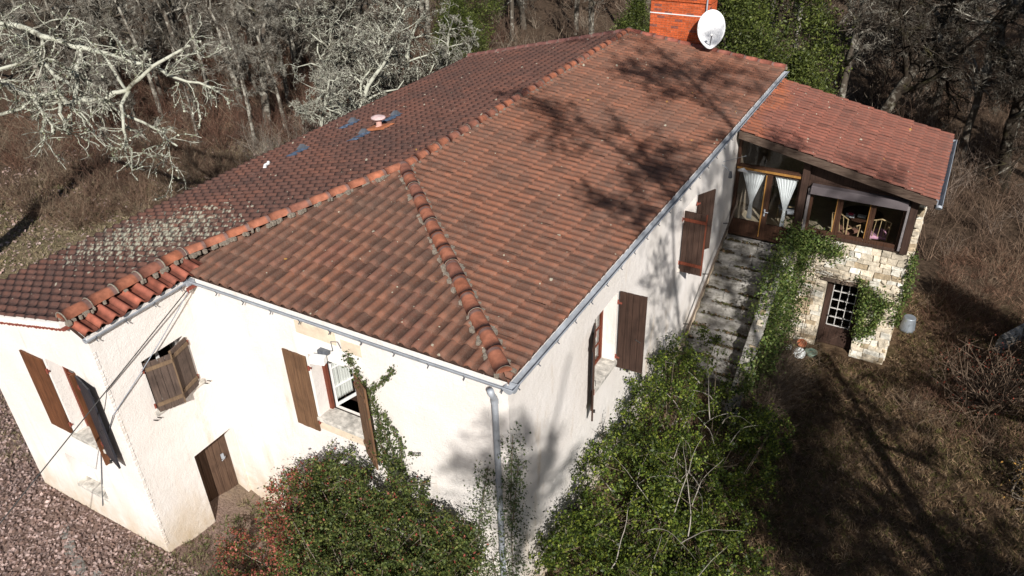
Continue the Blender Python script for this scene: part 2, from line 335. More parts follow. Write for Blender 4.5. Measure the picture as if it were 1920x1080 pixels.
# ---- tiles
def tiles(name, O, Ud, Sd, Lu, Ls, mat, cols, parent, cw=.235, rl=.36, clips=(), roll=.052, jit=.006, dark_rate=.16, pan=.5, colfn=None, lf=.030):
    """interlocking clay tiles laid one by one; O eave corner, Ud along the eave, Sd up the slope"""
    O = Vector(O); U = Vector(Ud).normalized(); Sv = Vector(Sd).normalized(); N = U.cross(Sv).normalized()
    if N.z < 0: N = -N
    nu = 9; prof = []
    for i in range(nu + 1):
        t = i / nu; prof.append((t, roll * math.sin(math.pi * t / .62) if t < .62 else -.008 * math.sin(math.pi * (t - .62) / .38)))
    V = []; C = []; Fq = []
    ncol = int(Lu / cw) + 2; nrow = int(Ls / rl) + 2; base_i = 0
    P = np.array(O); Un = np.array(U); Sn = np.array(Sv); Nn = np.array(N)
    for r in range(nrow):
        ju = R.normal(0, .004)
        for c in range(ncol):
            j1, j2, j3 = R.normal(0, jit, 3); ca = cols[int(R.integers(len(cols)))]; av = np.mean(cols, 0); col = tuple(np.array(ca) * .5 + av * .5); k = 1 + R.normal(0, .065); cc = tuple(max(0, x * k) for x in col)
            ks = R.random() < dark_rate
            for (s, lift) in ((0, lf - .042), (0, lf), (.12, lf * .9), (rl + .05, .004)):
                for (t, h) in prof:
                    V.append(P + Un * ((c + t) * cw + ju + j1 * .5) + Sn * (r * rl + s + j2) + Nn * (h + lift + (j3 * .6 if s < .2 else 0)))
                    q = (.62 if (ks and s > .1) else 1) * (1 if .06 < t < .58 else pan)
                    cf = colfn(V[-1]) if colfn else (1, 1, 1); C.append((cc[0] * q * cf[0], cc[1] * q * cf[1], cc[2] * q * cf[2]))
            w = nu + 1
            for a in range(3):
                for i in range(nu): Fq.append((base_i + a * w + i, base_i + a * w + i + 1, base_i + (a + 1) * w + i + 1, base_i + (a + 1) * w + i))
            base_i += 4 * w
    o = np_obj(name, V, Fq, mat, parent, C)
    bm = bmesh.new(); bm.from_mesh(o.data)
    for (co, no) in clips:
        bmesh.ops.bisect_plane(bm, geom=bm.verts[:] + bm.edges[:] + bm.faces[:], plane_co=co, plane_no=no, clear_outer=True)
    bm.to_mesh(o.data); bm.free(); o.data.update(); return o
RED = [(.285, .105, .057), (.31, .115, .063), (.26, .098, .055), (.235, .093, .056)]
BRN = [(.205, .088, .052), (.235, .096, .055), (.175, .082, .053), (.25, .10, .056)]
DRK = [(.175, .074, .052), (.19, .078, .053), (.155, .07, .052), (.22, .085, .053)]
SUNR = [(.28, .092, .06), (.25, .085, .057), (.23, .08, .055)]
zz = Vector((0, 0, 1))
sB = Vector((-4.97, 0, ZR - 5.01)); sA = Vector((0, 4.44, ZR - 5.01)); sP = Vector((6, 0, 1.44))
hipE = Vector((XR, YV, 0)) - Vector((0.0, 0.0, 0)); nE = Vector((-hipE.y, hipE.x, 0)).normalized()      # vertical plane through the south-east hip
# for plane B keep the side towards +y/+x ; for plane A the other one
hd = Vector((XR + .03, YV + .02, 0)).normalized(); nH = Vector((hd.y, -hd.x, 0)); nH = nH if nH.dot(Vector((1, 1, 0))) > 0 else -nH
he = Vector((-.03, -.02, 0))
tiles('east_roof_tiles', (-.095, -.1, 5.022), (0, 1, 0), sB, 16.7, 5.05, 'tileB', BRN + RED, house, cw=.205, clips=[(he, -nH), (Vector((XR, 0, 0)), Vector((-1, 0, 0))), (Vector((0, YG, 0)), Vector((0, 1, 0)))])
wd = Vector((-6.88 - XR, .43 - YV, 0)).normalized(); nW = Vector((-wd.y, wd.x, 0)); nW = nW if nW.dot(Vector((-1, 1, 0))) > 0 else -nW
he2 = Vector((XR, YV, 0))
tiles('south_roof_tiles', (-7.2, .10, 5.03), (1, 0, 0), sA, 7.4, 4.5, 'tileA', BRN + DRK[:2], house, cw=.235, clips=[(he, nH), (he2, nW), (Vector((-6.60, 0, 0)), Vector((-1, 0, 0)))])
WT = dict(cw=.215, rl=.34, jit=.005, roll=.05, pan=.42, dark_rate=.06, lf=.014)
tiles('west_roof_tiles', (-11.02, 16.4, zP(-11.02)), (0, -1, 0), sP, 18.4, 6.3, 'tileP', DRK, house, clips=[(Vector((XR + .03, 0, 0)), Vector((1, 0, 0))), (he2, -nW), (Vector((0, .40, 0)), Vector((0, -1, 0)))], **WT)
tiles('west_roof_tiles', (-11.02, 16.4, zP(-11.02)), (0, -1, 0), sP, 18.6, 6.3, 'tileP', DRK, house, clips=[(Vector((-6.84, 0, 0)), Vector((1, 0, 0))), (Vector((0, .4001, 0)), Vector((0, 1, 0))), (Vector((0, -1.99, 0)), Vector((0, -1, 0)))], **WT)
tiles('wing_roof_tiles', (-6.44, -1.97, 5.03), (0, 1, 0), (-.46, 0, .14), 2.35, .40, 'ridge', [(.33, .10, .06), (.27, .085, .055), (.22, .075, .05)], house, cw=.24, rl=.5, roll=.085, clips=[(Vector((0, .42, 0)), Vector((0, 1, 0))), (Vector((-6.86, 0, 0)), Vector((-1, 0, 0)))])
b = MB()   # boarding beneath the tiles, added to block light through their gaps
def deck(pts, th=.06):
    n = (Vector(pts[1]) - Vector(pts[0])).cross(Vector(pts[2]) - Vector(pts[0])).normalized(); n = n if n.z > 0 else -n
    a = [Vector(p) - n * .045 for p in pts]; c = [p - n * th for p in a]; k = len(pts)
    b.add(a + c, [tuple(range(k)), tuple(range(2 * k - 1, k - 1, -1))] + [(i, (i + 1) % k, (i + 1) % k + k, i + k) for i in range(k)])
deck([(-.14, .135, 5.015), (-.14, YG - .05, 5.015), (XR, YG - .05, ZR), (XR, YV, ZR)]); deck([(-.14, .135, 5.015), (XR, YV, ZR), (-6.88, .43, 5.12), (-6.6, .135, 5.015)])
deck([(XR, YV, ZR), (XR, YG - .05, ZR), (-10.98, YG - .05, zP(-10.98)), (-10.98, -1.94, zP(-10.98)), (-6.9, -1.94, zP(-6.9)), (-6.9, .43, zP(-6.9))])
deck([(-6.9, -1.94, zP(-6.9)), (-6.9, .4, zP(-6.9)), (-6.55, .4, 5.0), (-6.55, -1.94, 5.0)])
b.build('roof_boarding', 'wood_dark', house)
# ---- ridge tiles
def ridge(name, p0, p1, r=.105, L=.40, parent=house, cols=None, mort=True, up=0.0, ring=.005, mp=.45):
    p0 = Vector(p0); p1 = Vector(p1); d = p1 - p0; n = max(1, round(d.length / L)); st = d / n; dn = d.normalized()
    side = dn.cross(zz).normalized(); upv = side.cross(dn).normalized(); b = MB()
    for i in range(n):
        a = p0 + st * i; e = p0 + st * (i + 1) + dn * .05
        col = (cols or [(.34, .12, .065), (.30, .11, .063), (.32, .12, .07), (.25, .10, .066)])[random.randrange(4)]; dk = (.17, .10, .085); k = 9; w = random.uniform(-.012, .012); rows = []
        for (t, rr, lf) in ((0, r * 1.05, .012), (.3, r * 1.02, .010), (.72, r * .98, .004), (.8, r * .97, .003), (1, r * .92, -.004)):
            q = a.lerp(e, t) + side * w + upv * (up + lf)
            for j in range(k): th = math.pi * j / (k - 1); rows.append((q + side * math.cos(th) * rr + upv * math.sin(th) * rr * .92, dk if t > .75 else col))
        s = len(b.v); b.v += [tuple(x[0]) for x in rows]; b.c += [(*x[1], 1) for x in rows]
        b.f += [(s + q * k + j, s + q * k + j + 1, s + (q + 1) * k + j + 1, s + (q + 1) * k + j) for q in range(4) for j in range(k - 1)]
        b.f.append(tuple(range(s, s + k)))
    o = b.build(name, 'ridge', parent, smooth=True)
    if mort:
        mb = MB()
        for sg in (1, -1):
            k = int(d.length / .05); prev = None
            for i in range(k):
                q = p0 + d * (i / k) + side * sg * (r * 1.02 + random.uniform(-.012, .035)) + upv * (up - .012 + random.uniform(-.012, .012))
                s_ = .016 + random.uniform(0, .024)
                if random.random() < mp: continue
                mb.box(q.x - s_, q.x + s_, q.y - s_, q.y + s_, q.z - .05, q.z + s_ * .75)
        for i in range(n + 1):
            if ring < .01 and i % 3: continue
            q = p0 + st * i; th = [q + (side * math.cos(a) + upv * math.sin(a) * .95) * (r * 1.03) + upv * (up + .008) for a in np.linspace(0, math.pi, 9)]
            mb.tube(th, ring * random.uniform(.7, 1.3), 5)
        mb.build('ridge_mortar', 'mortar', o, bev=.008)
    return o
ridge('ridge_cap', (XR, YV, ZR + .0), (XR, YG, ZR + .0), up=.03)
ridge('hip_cap', (-.22, .16, 5.06), (XR, YV, ZR + .01), r=.12, L=.46, up=.035, mp=.7)
ridge('hip_cap', (-6.88, .35, zP(-6.88)), (XR, YV, ZR + .01), up=.04)
ridge('wing_ridge_cap', (-6.86, -2.0, zP(-6.86) + .03), (-6.86, .32, zP(-6.86) + .03), r=.125, L=.46, up=.04, ring=.015)
ridge('verge_cap', (-.1, YG - .06, 5.03), (XR, YG - .06, ZR), r=.10, up=.02, cols=[(.30, .10, .07), (.26, .09, .06), (.32, .11, .075), (.24, .09, .065)])
ridge('verge_cap', (-11, YG - .06, zP(-11)), (XR, YG - .06, ZR), r=.10, up=.02, cols=[(.14, .06, .05)] * 4)
b = MB()  # white mortar verge on the wing end
L_ = 60
for i in range(L_):
    x = -10.95 + i * (4.0 / L_); b.box(x, x + .069, -2.03 - random.uniform(0, .008), -1.925, zP(x) - .07 + random.uniform(-.004, .004), zP(x) + .012 + random.uniform(0, .01))
b.build('verge_mortar', 'plaster_white', house)
b = MB()
for i in range(34):
    x = -10.95 + i * .122; b.box(x, x + random.uniform(.07, .115), -2.045, -1.925, zP(x) - .105, zP(x) - .077)
b.build('verge_tile_edge', 'hinge', house)
# ---- gutters
def gutter(name, p0, p1, out, parent=house, r=.085, mat='zinc'):
    """half-round channel from p0 to p1 (its outer lip); out = outward horizontal unit"""
    p0 = Vector(p0); p1 = Vector(p1); o = Vector(out); n = max(2, int((p1 - p0).length / .5)); b = MB(); rows = []
    K = 9
    for i in range(n + 1):
        q = p0.lerp(p1, i / n) - o * r + Vector((0, 0, random.uniform(-.006, .006)))
        for rr in (r, r - .006):
            for j in range(K):
                a = math.pi * j / (K - 1); rows.append(q + o * math.cos(a) * rr - zz * math.sin(a) * rr)
    w = 2 * K; s = 0; b.v = [tuple(x) for x in rows]; b.c = [(1, 1, 1, 1)] * len(rows)
    for i in range(n):
        for j in range(K - 1):
            for off in (0, K): b.f.append((i * w + off + j, i * w + off + j + 1, (i + 1) * w + off + j + 1, (i + 1) * w + off + j))
        b.f.append((i * w, (i + 1) * w, (i + 1) * w + K, i * w + K)); b.f.append((i * w + K - 1, (i + 1) * w + K - 1, (i + 1) * w + 2 * K - 1, i * w + 2 * K - 1))
    for e in (0, n): b.f.append(tuple(e * w + j for j in range(K)))
    g = b.build(name, mat, parent)
    b = MB(); b.tube([p0 + zz * .006, p1 + zz * .006], .011, 6); b.build('gutter_bead', mat, g)
    b = MB(); m_ = int((p1 - p0).length / .62)
    for i in range(m_ + 1):
        q = p0.lerp(p1, (i + .3) / (m_ + .6)); b.tube([q + o * .004, q - zz * .05 - o * .01, q - o * r - zz * (r + .012), q - o * (r * 2 + .005) - zz * .05], .007, 4)
        b.tube([q - zz * .07 - o * .03, q - zz * .10 + o * .01], .009, 4)
    b.build('gutter_bracket', 'zinc_dark', g)
gutter('gutter', (-6.6, 0, 4.96), (0, 0, H), (0, -1, 0)); gutter('gutter', (0, 0, H), (0, 16.4, H), (1, 0, 0)); gutter('gutter', (-6.43, -1.98, 4.96), (-6.43, .0, 4.96), (1, 0, 0), r=.06)
b = MB(); b.box(-6.62, -6.40, -.06, .10, 4.9, 4.975); b.add([(-6.6, .1, 5.0), (-6.42, -.02, 5.0), (-6.6, -.0, 4.99), (-6.7, .25, 5.08)], [(0, 1, 2), (0, 2, 3)]); b.build('valley_flashing', 'zinc', house)
b = MB()  # downpipe with elbow and collars
b.tube([(-.33, -.06, 4.9), (-.33, -.03, 4.8), (-.33, .03, 4.70), (-.33, .045, 4.6), (-.33, .045, 2.9), (-.335, .045, 1.2), (-.33, .045, -.6)], .048, 12)
dp = b.build('downpipe', 'zinc', house, smooth=True)
b = MB()
for z in (4.62, 3.05, 1.45, .1): b.tube([(-.33, .045, z - .03), (-.33, .045, z + .03)], .056, 12)
b.build('pipe_collar', 'zinc', dp)
# ---- shutters
def unit(a): a = math.radians(a); return (math.cos(a), math.sin(a))
def shutter(hx, hy, ang, w, z0, z1, mat='wood_shutter', railmat=None, face=1, parent=house, edge=None, rail=True):
    """board shutter hinged at (hx,hy), pointing along ang degrees; face +1: rails on its left side"""
    d = unit(ang); n = (-d[1] * face, d[0] * face); b = MB(); k = 4; O = (hx, hy, 0)
    for i in range(k):
        a = w * i / k; e = w * (i + 1) / k - .006; jz = random.uniform(-.004, .004)
        b.lbox(O, d, n, a + .01, e + .01, -.014, .014 + random.uniform(-.002, .002), z0 + jz, z1 + jz)
    s = b.build('shutter', mat, parent, bev=.002)
    if rail:
        b = MB()
        for f in (.13, .85): b.lbox(O, d, n, .02, w, .0165, .036, z0 + (z1 - z0) * f, z0 + (z1 - z0) * f + .07)
        b.lbox(O, d, n, w - .012, w + .014, -.017, .017, z0, z1)
        b.build('shutter_rail', railmat or mat, s)
    b = MB()
    for f in (.12, .84):
        zc = z0 + (z1 - z0) * f + .03
        b.lbox(O, d, n, -.06, w * .12, -.027, -.0165, zc - .018, zc + .018); b.tube([(hx - d[0] * .02, hy - d[1] * .02, zc - .045), (hx - d[0] * .02, hy - d[1] * .02, zc + .045)], .017, 8)
    b.build('hinge', 'hinge', s)
    b = MB(); b.lbox(O, d, n, w * .42, w * .5, -.05, -.0165, z0 - .03, z0 + .02); b.tube([(hx + d[0] * w * .7, hy + d[1] * w * .7, (z0 + z1) / 2 - .1), (hx + d[0] * w * .7 - n[0] * .04, hy + d[1] * w * .7 - n[1] * .04, (z0 + z1) / 2 - .1), (hx + d[0] * w * .9 - n[0] * .04, hy + d[1] * w * .9 - n[1] * .04, (z0 + z1) / 2 - .14)], .007, 4)
    b.build('shutter_latch', 'iron', s); return s
def sill(name, O, U, N, u0, u1, z, over=.05, d=.3, th=.07):
    b = MB(); b.lbox(O, U, N, u0, u1, -d, over, z - th, z + .012); return b.build(name, 'sill', house, bev=.006)
def window(O, U, N, u0, u1, z0, z1, dep, mat='wood_frame', cols=2, rows=3, mw=.025, mmat=None, glass=True):
    """framed window standing dep behind the wall face"""
    b = MB(); t = .055; n0 = -dep - .05; n1 = -dep
    for a, c, e, f in ((u0, u0 + t, z0, z1), (u1 - t, u1, z0, z1), (u0 + t, u1 - t, z1 - t, z1), (u0 + t, u1 - t, z0, z0 + t)): b.lbox(O, U, N, a, c, n0, n1, e, f)
    w = b.build('window', mat, house); b = MB()
    A, B_, C_, D_ = u0 + t, u1 - t, z0 + t, z1 - t
    for i in range(1, cols): u = A + (B_ - A) * i / cols; b.lbox(O, U, N, u - mw, u + mw, n0 + .005, n1 - .005, C_, D_)
    for j in range(1, rows): z = C_ + (D_ - C_) * j / rows; b.lbox(O, U, N, A, B_, n0 + .012, n1 - .012, z - .012, z + .012)
    b.build('glazing_bar', mmat or mat, w)
    if glass: b = MB(); b.lbox(O, U, N, A, B_, n0 + .02, n0 + .026, C_, D_); b.build('pane', 'glass', w)
    return w
# front window: shutters back, one sash swung inwards
shutter(-4.03, .085, 180, .52, 2.47, 4.11, 'wood_shutter', face=1, rail=False)
shutter(-3.02, .10, -31, .5, 2.42, 4.13, 'wood_shutter', face=-1)
b = MB()
for x0, x1, z0, z1 in ((-4.0, -3.93, 2.8, 4.17), (-3.12, -3.05, 2.8, 4.17), (-3.93, -3.12, 4.1, 4.17)): b.box(x0, x1, .37, .43, z0, z1)
w = b.build('window', 'wood_red', house)
b = MB(); O = (-3.9, .44, 0); U = unit(74); N = (U[1], -U[0])
for u0, u1, z0, z1 in ((0, .03, 2.84, 4.1), (.43, .455, 2.84, 4.1), (.03, .43, 2.84, 2.89), (.03, .43, 4.06, 4.1), (.03, .43, 3.24, 3.256), (.03, .43, 3.65, 3.666)): b.lbox(O, U, N, u0, u1, -.018, .018, z0, z1)
sash = b.build('sash', 'white_paint', w); b = MB(); b.lbox(O, U, N, .05, .41, -.003, .003, 2.9, 4.04); b.build('pane', 'glass', w)
b = MB(); b.lbox(O, U, N, .456, .52, -.03, .02, 2.84, 4.1); b.build('sash_edge', 'wood_red', w)
def drape(name, P0, U, w, z0, z1, mat, parent, tie=None, folds=7, amp=.02, n=(0, 1), wav=0):
    """hanging cloth with folds; tie=(height fraction, narrowness, side)"""
    nu, nz = 34, 22; V = []; 
    for j in range(nz + 1):
        f = j / nz; z = z1 + (z0 - z1) * f
        k = 1.0
        if tie:
            th, nar, cx = tie; k = 1 - (1 - nar) * ((f / th) ** .85) if f < th else nar + (f - th) / (1 - th) * .08
        for i in range(nu + 1):
            t = i / nu; c = (tie[2] if tie else 0) * (1 - k); u = w * (c + t * k); o = amp * math.sin(t * folds * 2 * math.pi + wav) * (.5 + .5 * k)
            V.append((P0[0] + U[0] * u + n[0] * o, P0[1] + U[1] * u + n[1] * o, z))
    F_ = [(j * (nu + 1) + i, j * (nu + 1) + i + 1, (j + 1) * (nu + 1) + i + 1, (j + 1) * (nu + 1) + i) for j in range(nz) for i in range(nu)]
    o = mesh_obj(name, V, F_, mat, parent, smooth=True); sd = o.modifiers.new('s', 'SOLIDIFY'); sd.thickness = .003; return o
drape('lace_curtain', (-3.915, .475), unit(74), .36, 2.95, 4.05, 'lace', w, amp=.012)
drape('red_curtain', (-3.62, .70), (1, .0), .56, 3.2, 4.3, 'red_curtain', w, tie=(.55, .5, 1), amp=.03)
sill('window_sill', (0, WY, 0), (1, 0), (0, -1), -4.07, -2.98, 2.79, .045)
b = MB()   # stone surround
for x0, x1, z0, z1 in ((-4.22, -4.003, 2.72, 4.173), (-4.22, -2.85, 4.1732, 4.55), (-3.047, -2.86, 2.72, 4.173)): b.box(x0, x1, WY - .007, WY + .05, z0, z1)
b.build('window_surround', 'plaster_white', house)
pm = simple('peach_stone', (.66, .55, .42), .95, ns=5, amt=.15, bs=.5)
for q_ in ((-4.15, -3.3, 4.56, 4.8), (-3.2, -2.8, 4.5, 4.72), (-4.1, -2.95, 2.52, 2.71)): b = MB(); b.box(q_[0], q_[1], WY - .010, WY, q_[2], q_[3]); b.build('bare_stone_patch', pm, house)
# wing side window and plank door
O = (SX, EY, 0)
s1 = shutter(SX + .03, -1.23, 90 - 24, .46, 2.93, 3.99, 'wood_old', 'wood_tan', face=-1); shutter(SX + .03, -.33, -90 + 14, .44, 2.93, 3.99, 'wood_old', 'wood_tan', face=1)
window((SX, EY, 0), (0, 1), (1, 0), .70, 1.57, 2.97, 4.02, .2, 'white_paint', 2, 3)
sill('window_sill', (SX, EY, 0), (0, 1), (1, 0), .62, 1.70, 2.96, .05)
b = MB()
for y, z in ((-1.35, 2.84), (-.22, 2.86)): b.tube([(SX, y, z), (SX + .05, y + .01, z), (SX + .05, y + .05, z - .03)], .009, 4); b.tube([(SX, y + .08, z), (SX + .05, y + .09, z), (SX + .05, y + .12, z - .03)], .009, 4)
b.build('shutter_stop', 'iron', house)
b = MB(); d = unit(180 + 90 - 10); n = (-d[1], d[0]); k = 6
for i in range(k): b.lbox((SX - .27, .045, 0), d, n, i * .155 + .002, (i + 1) * .155 - .006, -.02, .02, -.42, 1.54)
dr = b.build('plank_door', woodm('plank_door', (.055, .03, .02), (.14, .085, .055)), house, bev=.002)
b = MB(); b.lbox((SX - .27, .045, 0), d, n, .13, .19, .021, .04, .75, .87); b.tube([(SX - .21, -.1, .82), (SX - .17, -.14, .83), (SX - .17, -.22, .81)], .009, 5); b.build('door_handle', 'zinc', dr)
# wing end windows
O = (EX, EY, 0); q = -EX
shutter(-8.16, EY - .03, 180, .62, 2.31, 3.99, 'wood_orange', face=1, rail=False); shutter(-7.26, EY - .03, -14, .53, 2.22, 3.98, simple('black_shutter', (.028, .028, .034), .45, .4, ns=8), None, face=1)
window(O, (1, 0), (0, -1), q - 8.12, q - 7.3, 2.32, 4.02, .22, 'wood_red', 2, 4)
b = MB(); b.box(-7.32, -7.285, EY - .1, EY + .0, 1.98, 4.0); b.build('shutter_jamb', 'wood_orange', house)
sill('window_sill', O, (1, 0), (0, -1), q - 8.2, q - 7.24, 2.315, .06)
window(O, (1, 0), (0, -1), q - 8.86, q - 7.97, 1.0, 1.49, .2, 'white_paint', 2, 1); sill('window_sill', O, (1, 0), (0, -1), q - 8.9, q - 7.95, .69, .015, .33)
b = MB(); b.lbox(O, (1, 0), (0, -1), q - 8.898, q - 7.952, -.3, -.2, .71, 1.0); b.build('window_back', 'plaster', house)
# east windows
shutter(WX + .03, 4.14, 2, .52, 2.52, 4.24, 'wood_dark', face=1, rail=False); shutter(WX + .03, 3.06, -67, .5, 2.42, 4.20, 'wood_dark', 'wood_dark', face=-1)
window((WX, WY, 0), (0, 1), (1, 0), 2.98, 3.98, 2.66, 4.22, .26, 'wood_red', 2, 4); sill('window_sill', (WX, WY, 0), (0, 1), (1, 0), 2.9, 4.06, 2.66, .05)
shutter(WX + .03, 7.70, 0, .5, 2.78, 4.28, 'wood_dark', 'wood_red', face=-1); shutter(WX + .03, 8.68, 62, .5, 2.72, 4.24, 'wood_dark', face=1)
window((WX, WY, 0), (0, 1), (1, 0), 7.63, 8.53, 2.82, 4.25, .26, 'wood_red', 2, 4); sill('window_sill', (WX, WY, 0), (0, 1), (1, 0), 7.56, 8.6, 2.82, .05)
# render plinth band beside the stairs
b = MB(); b.add([(WX + .012, 8.3, -.9), (WX + .012, 11.98, 1.25), (WX + .012, 11.98, 2.0), (WX + .012, 8.3, .1)], [(0, 1, 2, 3)]); b.build('render_band', simple('ochre_band', (.62, .50, .36), .95, ns=4, amt=.2, bs=.5), house)
b = MB(); pts = [(.02, 11.9, 2.62), (.02, 10.2, 1.75), (.02, 8.3, .68)]; b.tube([(.02, 11.98, 2.9), *pts], .028, 8); hr = b.build('handrail', 'wood_grey', house)
b = MB()
for p in ((11.4, 2.33), (9.9, 1.58), (8.6, .84)): b.tube([(WX, p[0], p[1] - .06), (.02, p[0], p[1] - .02)], .013, 6)
b.build('rail_bracket', 'iron', hr)
# ---- chimney
ch = MB(); cx0, cx1, cy0, cy1 = -4.38, -2.56, 16.52, 17.25
def bricks(b, x0, x1, y0, y1, z0, z1):
    r = 0; z = z0
    while z < z1 - .01:
        h = .058
        for (a0, a1, fx) in ((x0, x1, 0), (y0, y1, 1)):
            t = a0 - (.115 if (r + fx) % 2 else 0)
            while t < a1 - .01:
                u0 = max(t, a0); u1 = min(t + .218, a1); k = R.uniform(.75, 1.15); c = (.50 * k, .105 * k, .035 * k) if R.random() > .08 else (.22, .08, .06)
                if u1 - u0 > .02:
                    j = R.uniform(0, .005)
                    if fx == 0:
                        b.box(u0, u1, y0 - .008 - j, y0 + .03, z, z + h, c); b.box(u0, u1, y1 - .03, y1 + .008, z, z + h, c)
                    else: b.box(x1 - .03, x1 + .006 + j, max(u0, y0 + .001), min(u1, y1 - .001), z, z + h, c); b.box(x0 - .006 - j, x0 + .03, max(u0, y0 + .001), min(u1, y1 - .001), z, z + h, c)
                t += .228
        r += 1; z += .068
bricks(ch, cx0, cx1, cy0, cy1, 4.6, 6.62); bricks(ch, cx0 - .04, cx1 + .04, cy0 - .04, cy1 + .04, 6.62, 7.1)
chm = ch.build('chimney', 'brick', house)
b = MB(); b.box(cx0, cx1, cy0, cy1, 0, 7.1); b.build('chimney_core', 'brick_mortar', chm)
b = MB(); b.box(cx0 - .02, cx1 + .02, cy0 - .022, cy1 + .02, 6.22, 6.25); b.build('chimney_strap', 'white_paint', chm)
b = MB(); b.tube([(cx1 - .06, cy0 - .07, 5.95), (cx1 - .06, cy0 - .07, 7.6)], .024, 8); b.tube([(cx1 - .06, cy0 - .07, 6.24), (cx1 - .06, cy0 + .03, 6.24)], .018, 6); b.build('mast', 'zinc', chm)
# dish
dn = Vector((.30, -.86, .34)).normalized(); dr_ = dn.cross(zz).normalized() * -1; du = dr_.cross(dn).normalized(); du = du if du.z > 0 else -du
dc = Vector((-2.3, 16.0, 6.06)); dish = empty('satellite_dish', tuple(dc), 'white stained oval satellite dish beside the brick chimney', 'satellite dish')
b = MB(); rings, K = 8, 36; V = []
for bk in (0, .012):
    for i in range(rings + 1):
        t = i / rings
        for j in range(K):
            a = 2 * math.pi * j / K; rx, ry = .40 * t, .52 * t * (1.0 if math.sin(a) > 0 else 1.0 + .13 * max(0, -math.sin(a)) ** 9)
            V.append(dc + dr_ * math.cos(a) * rx + du * math.sin(a) * ry - dn * (.10 * (1 - t * t) + bk))
F_ = []
for s in (0, 1):
    o = s * (rings + 1) * K
    F_ += [(o + i * K + j, o + i * K + (j + 1) % K, o + (i + 1) * K + (j + 1) % K, o + (i + 1) * K + j) for i in range(rings) for j in range(K)]
o = (rings + 1) * K; F_ += [(rings * K + j, rings * K + (j + 1) % K, o + rings * K + (j + 1) % K, o + rings * K + j) for j in range(K)]
def dishmat():
    M, t, b_ = nt('dish_paint', .5, .3); n = noise(t, coord(t), 5, 5, .6); base(t, b_, mixc(t, (.82, .82, .83), (.52, .50, .46), ramp(t, n, .5, .72, 0, .8))); return M
MT['dish'] = dishmat(); mesh_obj('reflector', [tuple(v) for v in V], F_, 'dish', dish, smooth=True)
b = MB(); e = dc - du * .50 - dn * .03; f_ = dc + dn * .45 - du * .28; b.tube([e - dn * .05, f_], .014, 6); b.build('feed_arm', 'zinc_dark', dish)
b = MB(); b.tube([f_ - dn * .09 + du * .02, f_ + dn * .03 + du * .04], .032, 10); b.build('receiver', 'white_paint', dish)
b = MB(); b.tube([dc - dn * .11, dc - dn * .22, (cx1 - .06, cy0 - .07, 6.02)], .03, 8); b.build('mount', 'zinc_dark', dish)
# roof vents
def Pp(x, y, h=0): return Vector((x, y, zP(x) + h))
vt = empty('vent_pipe', tuple(Pp(-8.22, 7.67)), 'short pinkish vent pipe with round cap on the dark roof slope', 'vent')
b = MB(); c0 = Pp(-8.22, 7.67); b.lathe(c0, [(.13, -.02), (.12, .05), (.075, .10), (.07, .26), (.06, .26)], 16); b.build('stack', simple('pink_clay', (.55, .33, .28), .8, ns=10), vt)
b = MB(); b.lathe(c0 + Vector((0, 0, .30)), [(0, .07), (.10, .055), (.185, .02), (.185, 0), (.0, .0)], 18)
for a in range(4): b.box(c0.x + .05 * math.cos(a * 1.57) - .01, c0.x + .05 * math.cos(a * 1.57) + .01, c0.y + .05 * math.sin(a * 1.57) - .01, c0.y + .05 * math.sin(a * 1.57) + .01, c0.z + .24, c0.z + .31)
b.build('cap', simple('pink_cap', (.62, .45, .43), .7, ns=10), vt)
b = MB(); b.add([tuple(Pp(-8.55, 7.42, .05)), tuple(Pp(-7.9, 7.42, .05)), tuple(Pp(-7.9, 7.92, .05)), tuple(Pp(-8.55, 7.92, .05)), tuple(Pp(-8.5, 7.5, .09)), tuple(Pp(-7.95, 7.5, .09)), tuple(Pp(-7.95, 7.84, .09)), tuple(Pp(-8.5, 7.84, .09))], [(4, 5, 6, 7), (0, 1, 5, 4), (1, 2, 6, 5), (2, 3, 7, 6), (3, 0, 4, 7)]); b.build('base_tile', simple('orange_tile', (.36, .13, .06), .8, ns=10), vt)
for (x, y, lb) in ((-9.84, 8.3, 'blue grey lead hood upslope of none, farthest left of the two upper ones'), (-8.52, 8.53, ''), (-8.36, 6.99, ''), (-9.67, 6.11, '')):
    lb = {(-9.84, 8.3): 'blue grey vent hood nearest the far eave of the dark slope', (-8.52, 8.53): 'blue grey vent hood just above the pink vent pipe', (-8.36, 6.99): 'blue grey vent hood just left below the pink vent pipe', (-9.67, 6.11): 'blue grey vent hood nearest the pale bird dropping'}[(x, y)]
    r_ = empty('vent_hood', tuple(Pp(x, y)), lb, 'vent hood', 'lead vent hoods on the dark slope')
    b = MB(); nseg = 10; V = []
    for i in range(nseg + 1):
        yy = y - .35 + .7 * i / nseg
        for (dx, hh) in ((-.16, .035), (-.05, .06), (.06, .075 + .02 * math.sin(i * 1.9)), (.16, .05)): V.append(tuple(Pp(x + dx + random.uniform(-.02, .02), yy, hh + random.uniform(-.01, .015))))
    b.add(V, [(i * 4 + j, i * 4 + j + 1, (i + 1) * 4 + j + 1, (i + 1) * 4 + j) for i in range(nseg) for j in range(3)]); ob = b.build('flashing', simple('lead', (.07, .10, .15), .45, .5, ns=14, amt=.5), r_); sm = ob.modifiers.new('s', 'SOLIDIFY'); sm.thickness = .012
    b = MB(); c = Pp(x, y + .22, .06); b.add([c + Vector(v) for v in ((-.12, -.1, 0), (.12, -.1, 0), (.12, .12, 0), (-.12, .12, 0), (-.05, .0, .12), (.06, .02, .13))], [(0, 1, 5, 4), (1, 2, 5), (2, 3, 4, 5), (3, 0, 4)]); b.build('hood', 'zinc_dark', r_)
b = MB()
c = Pp(-9.95, 5.4, .05)
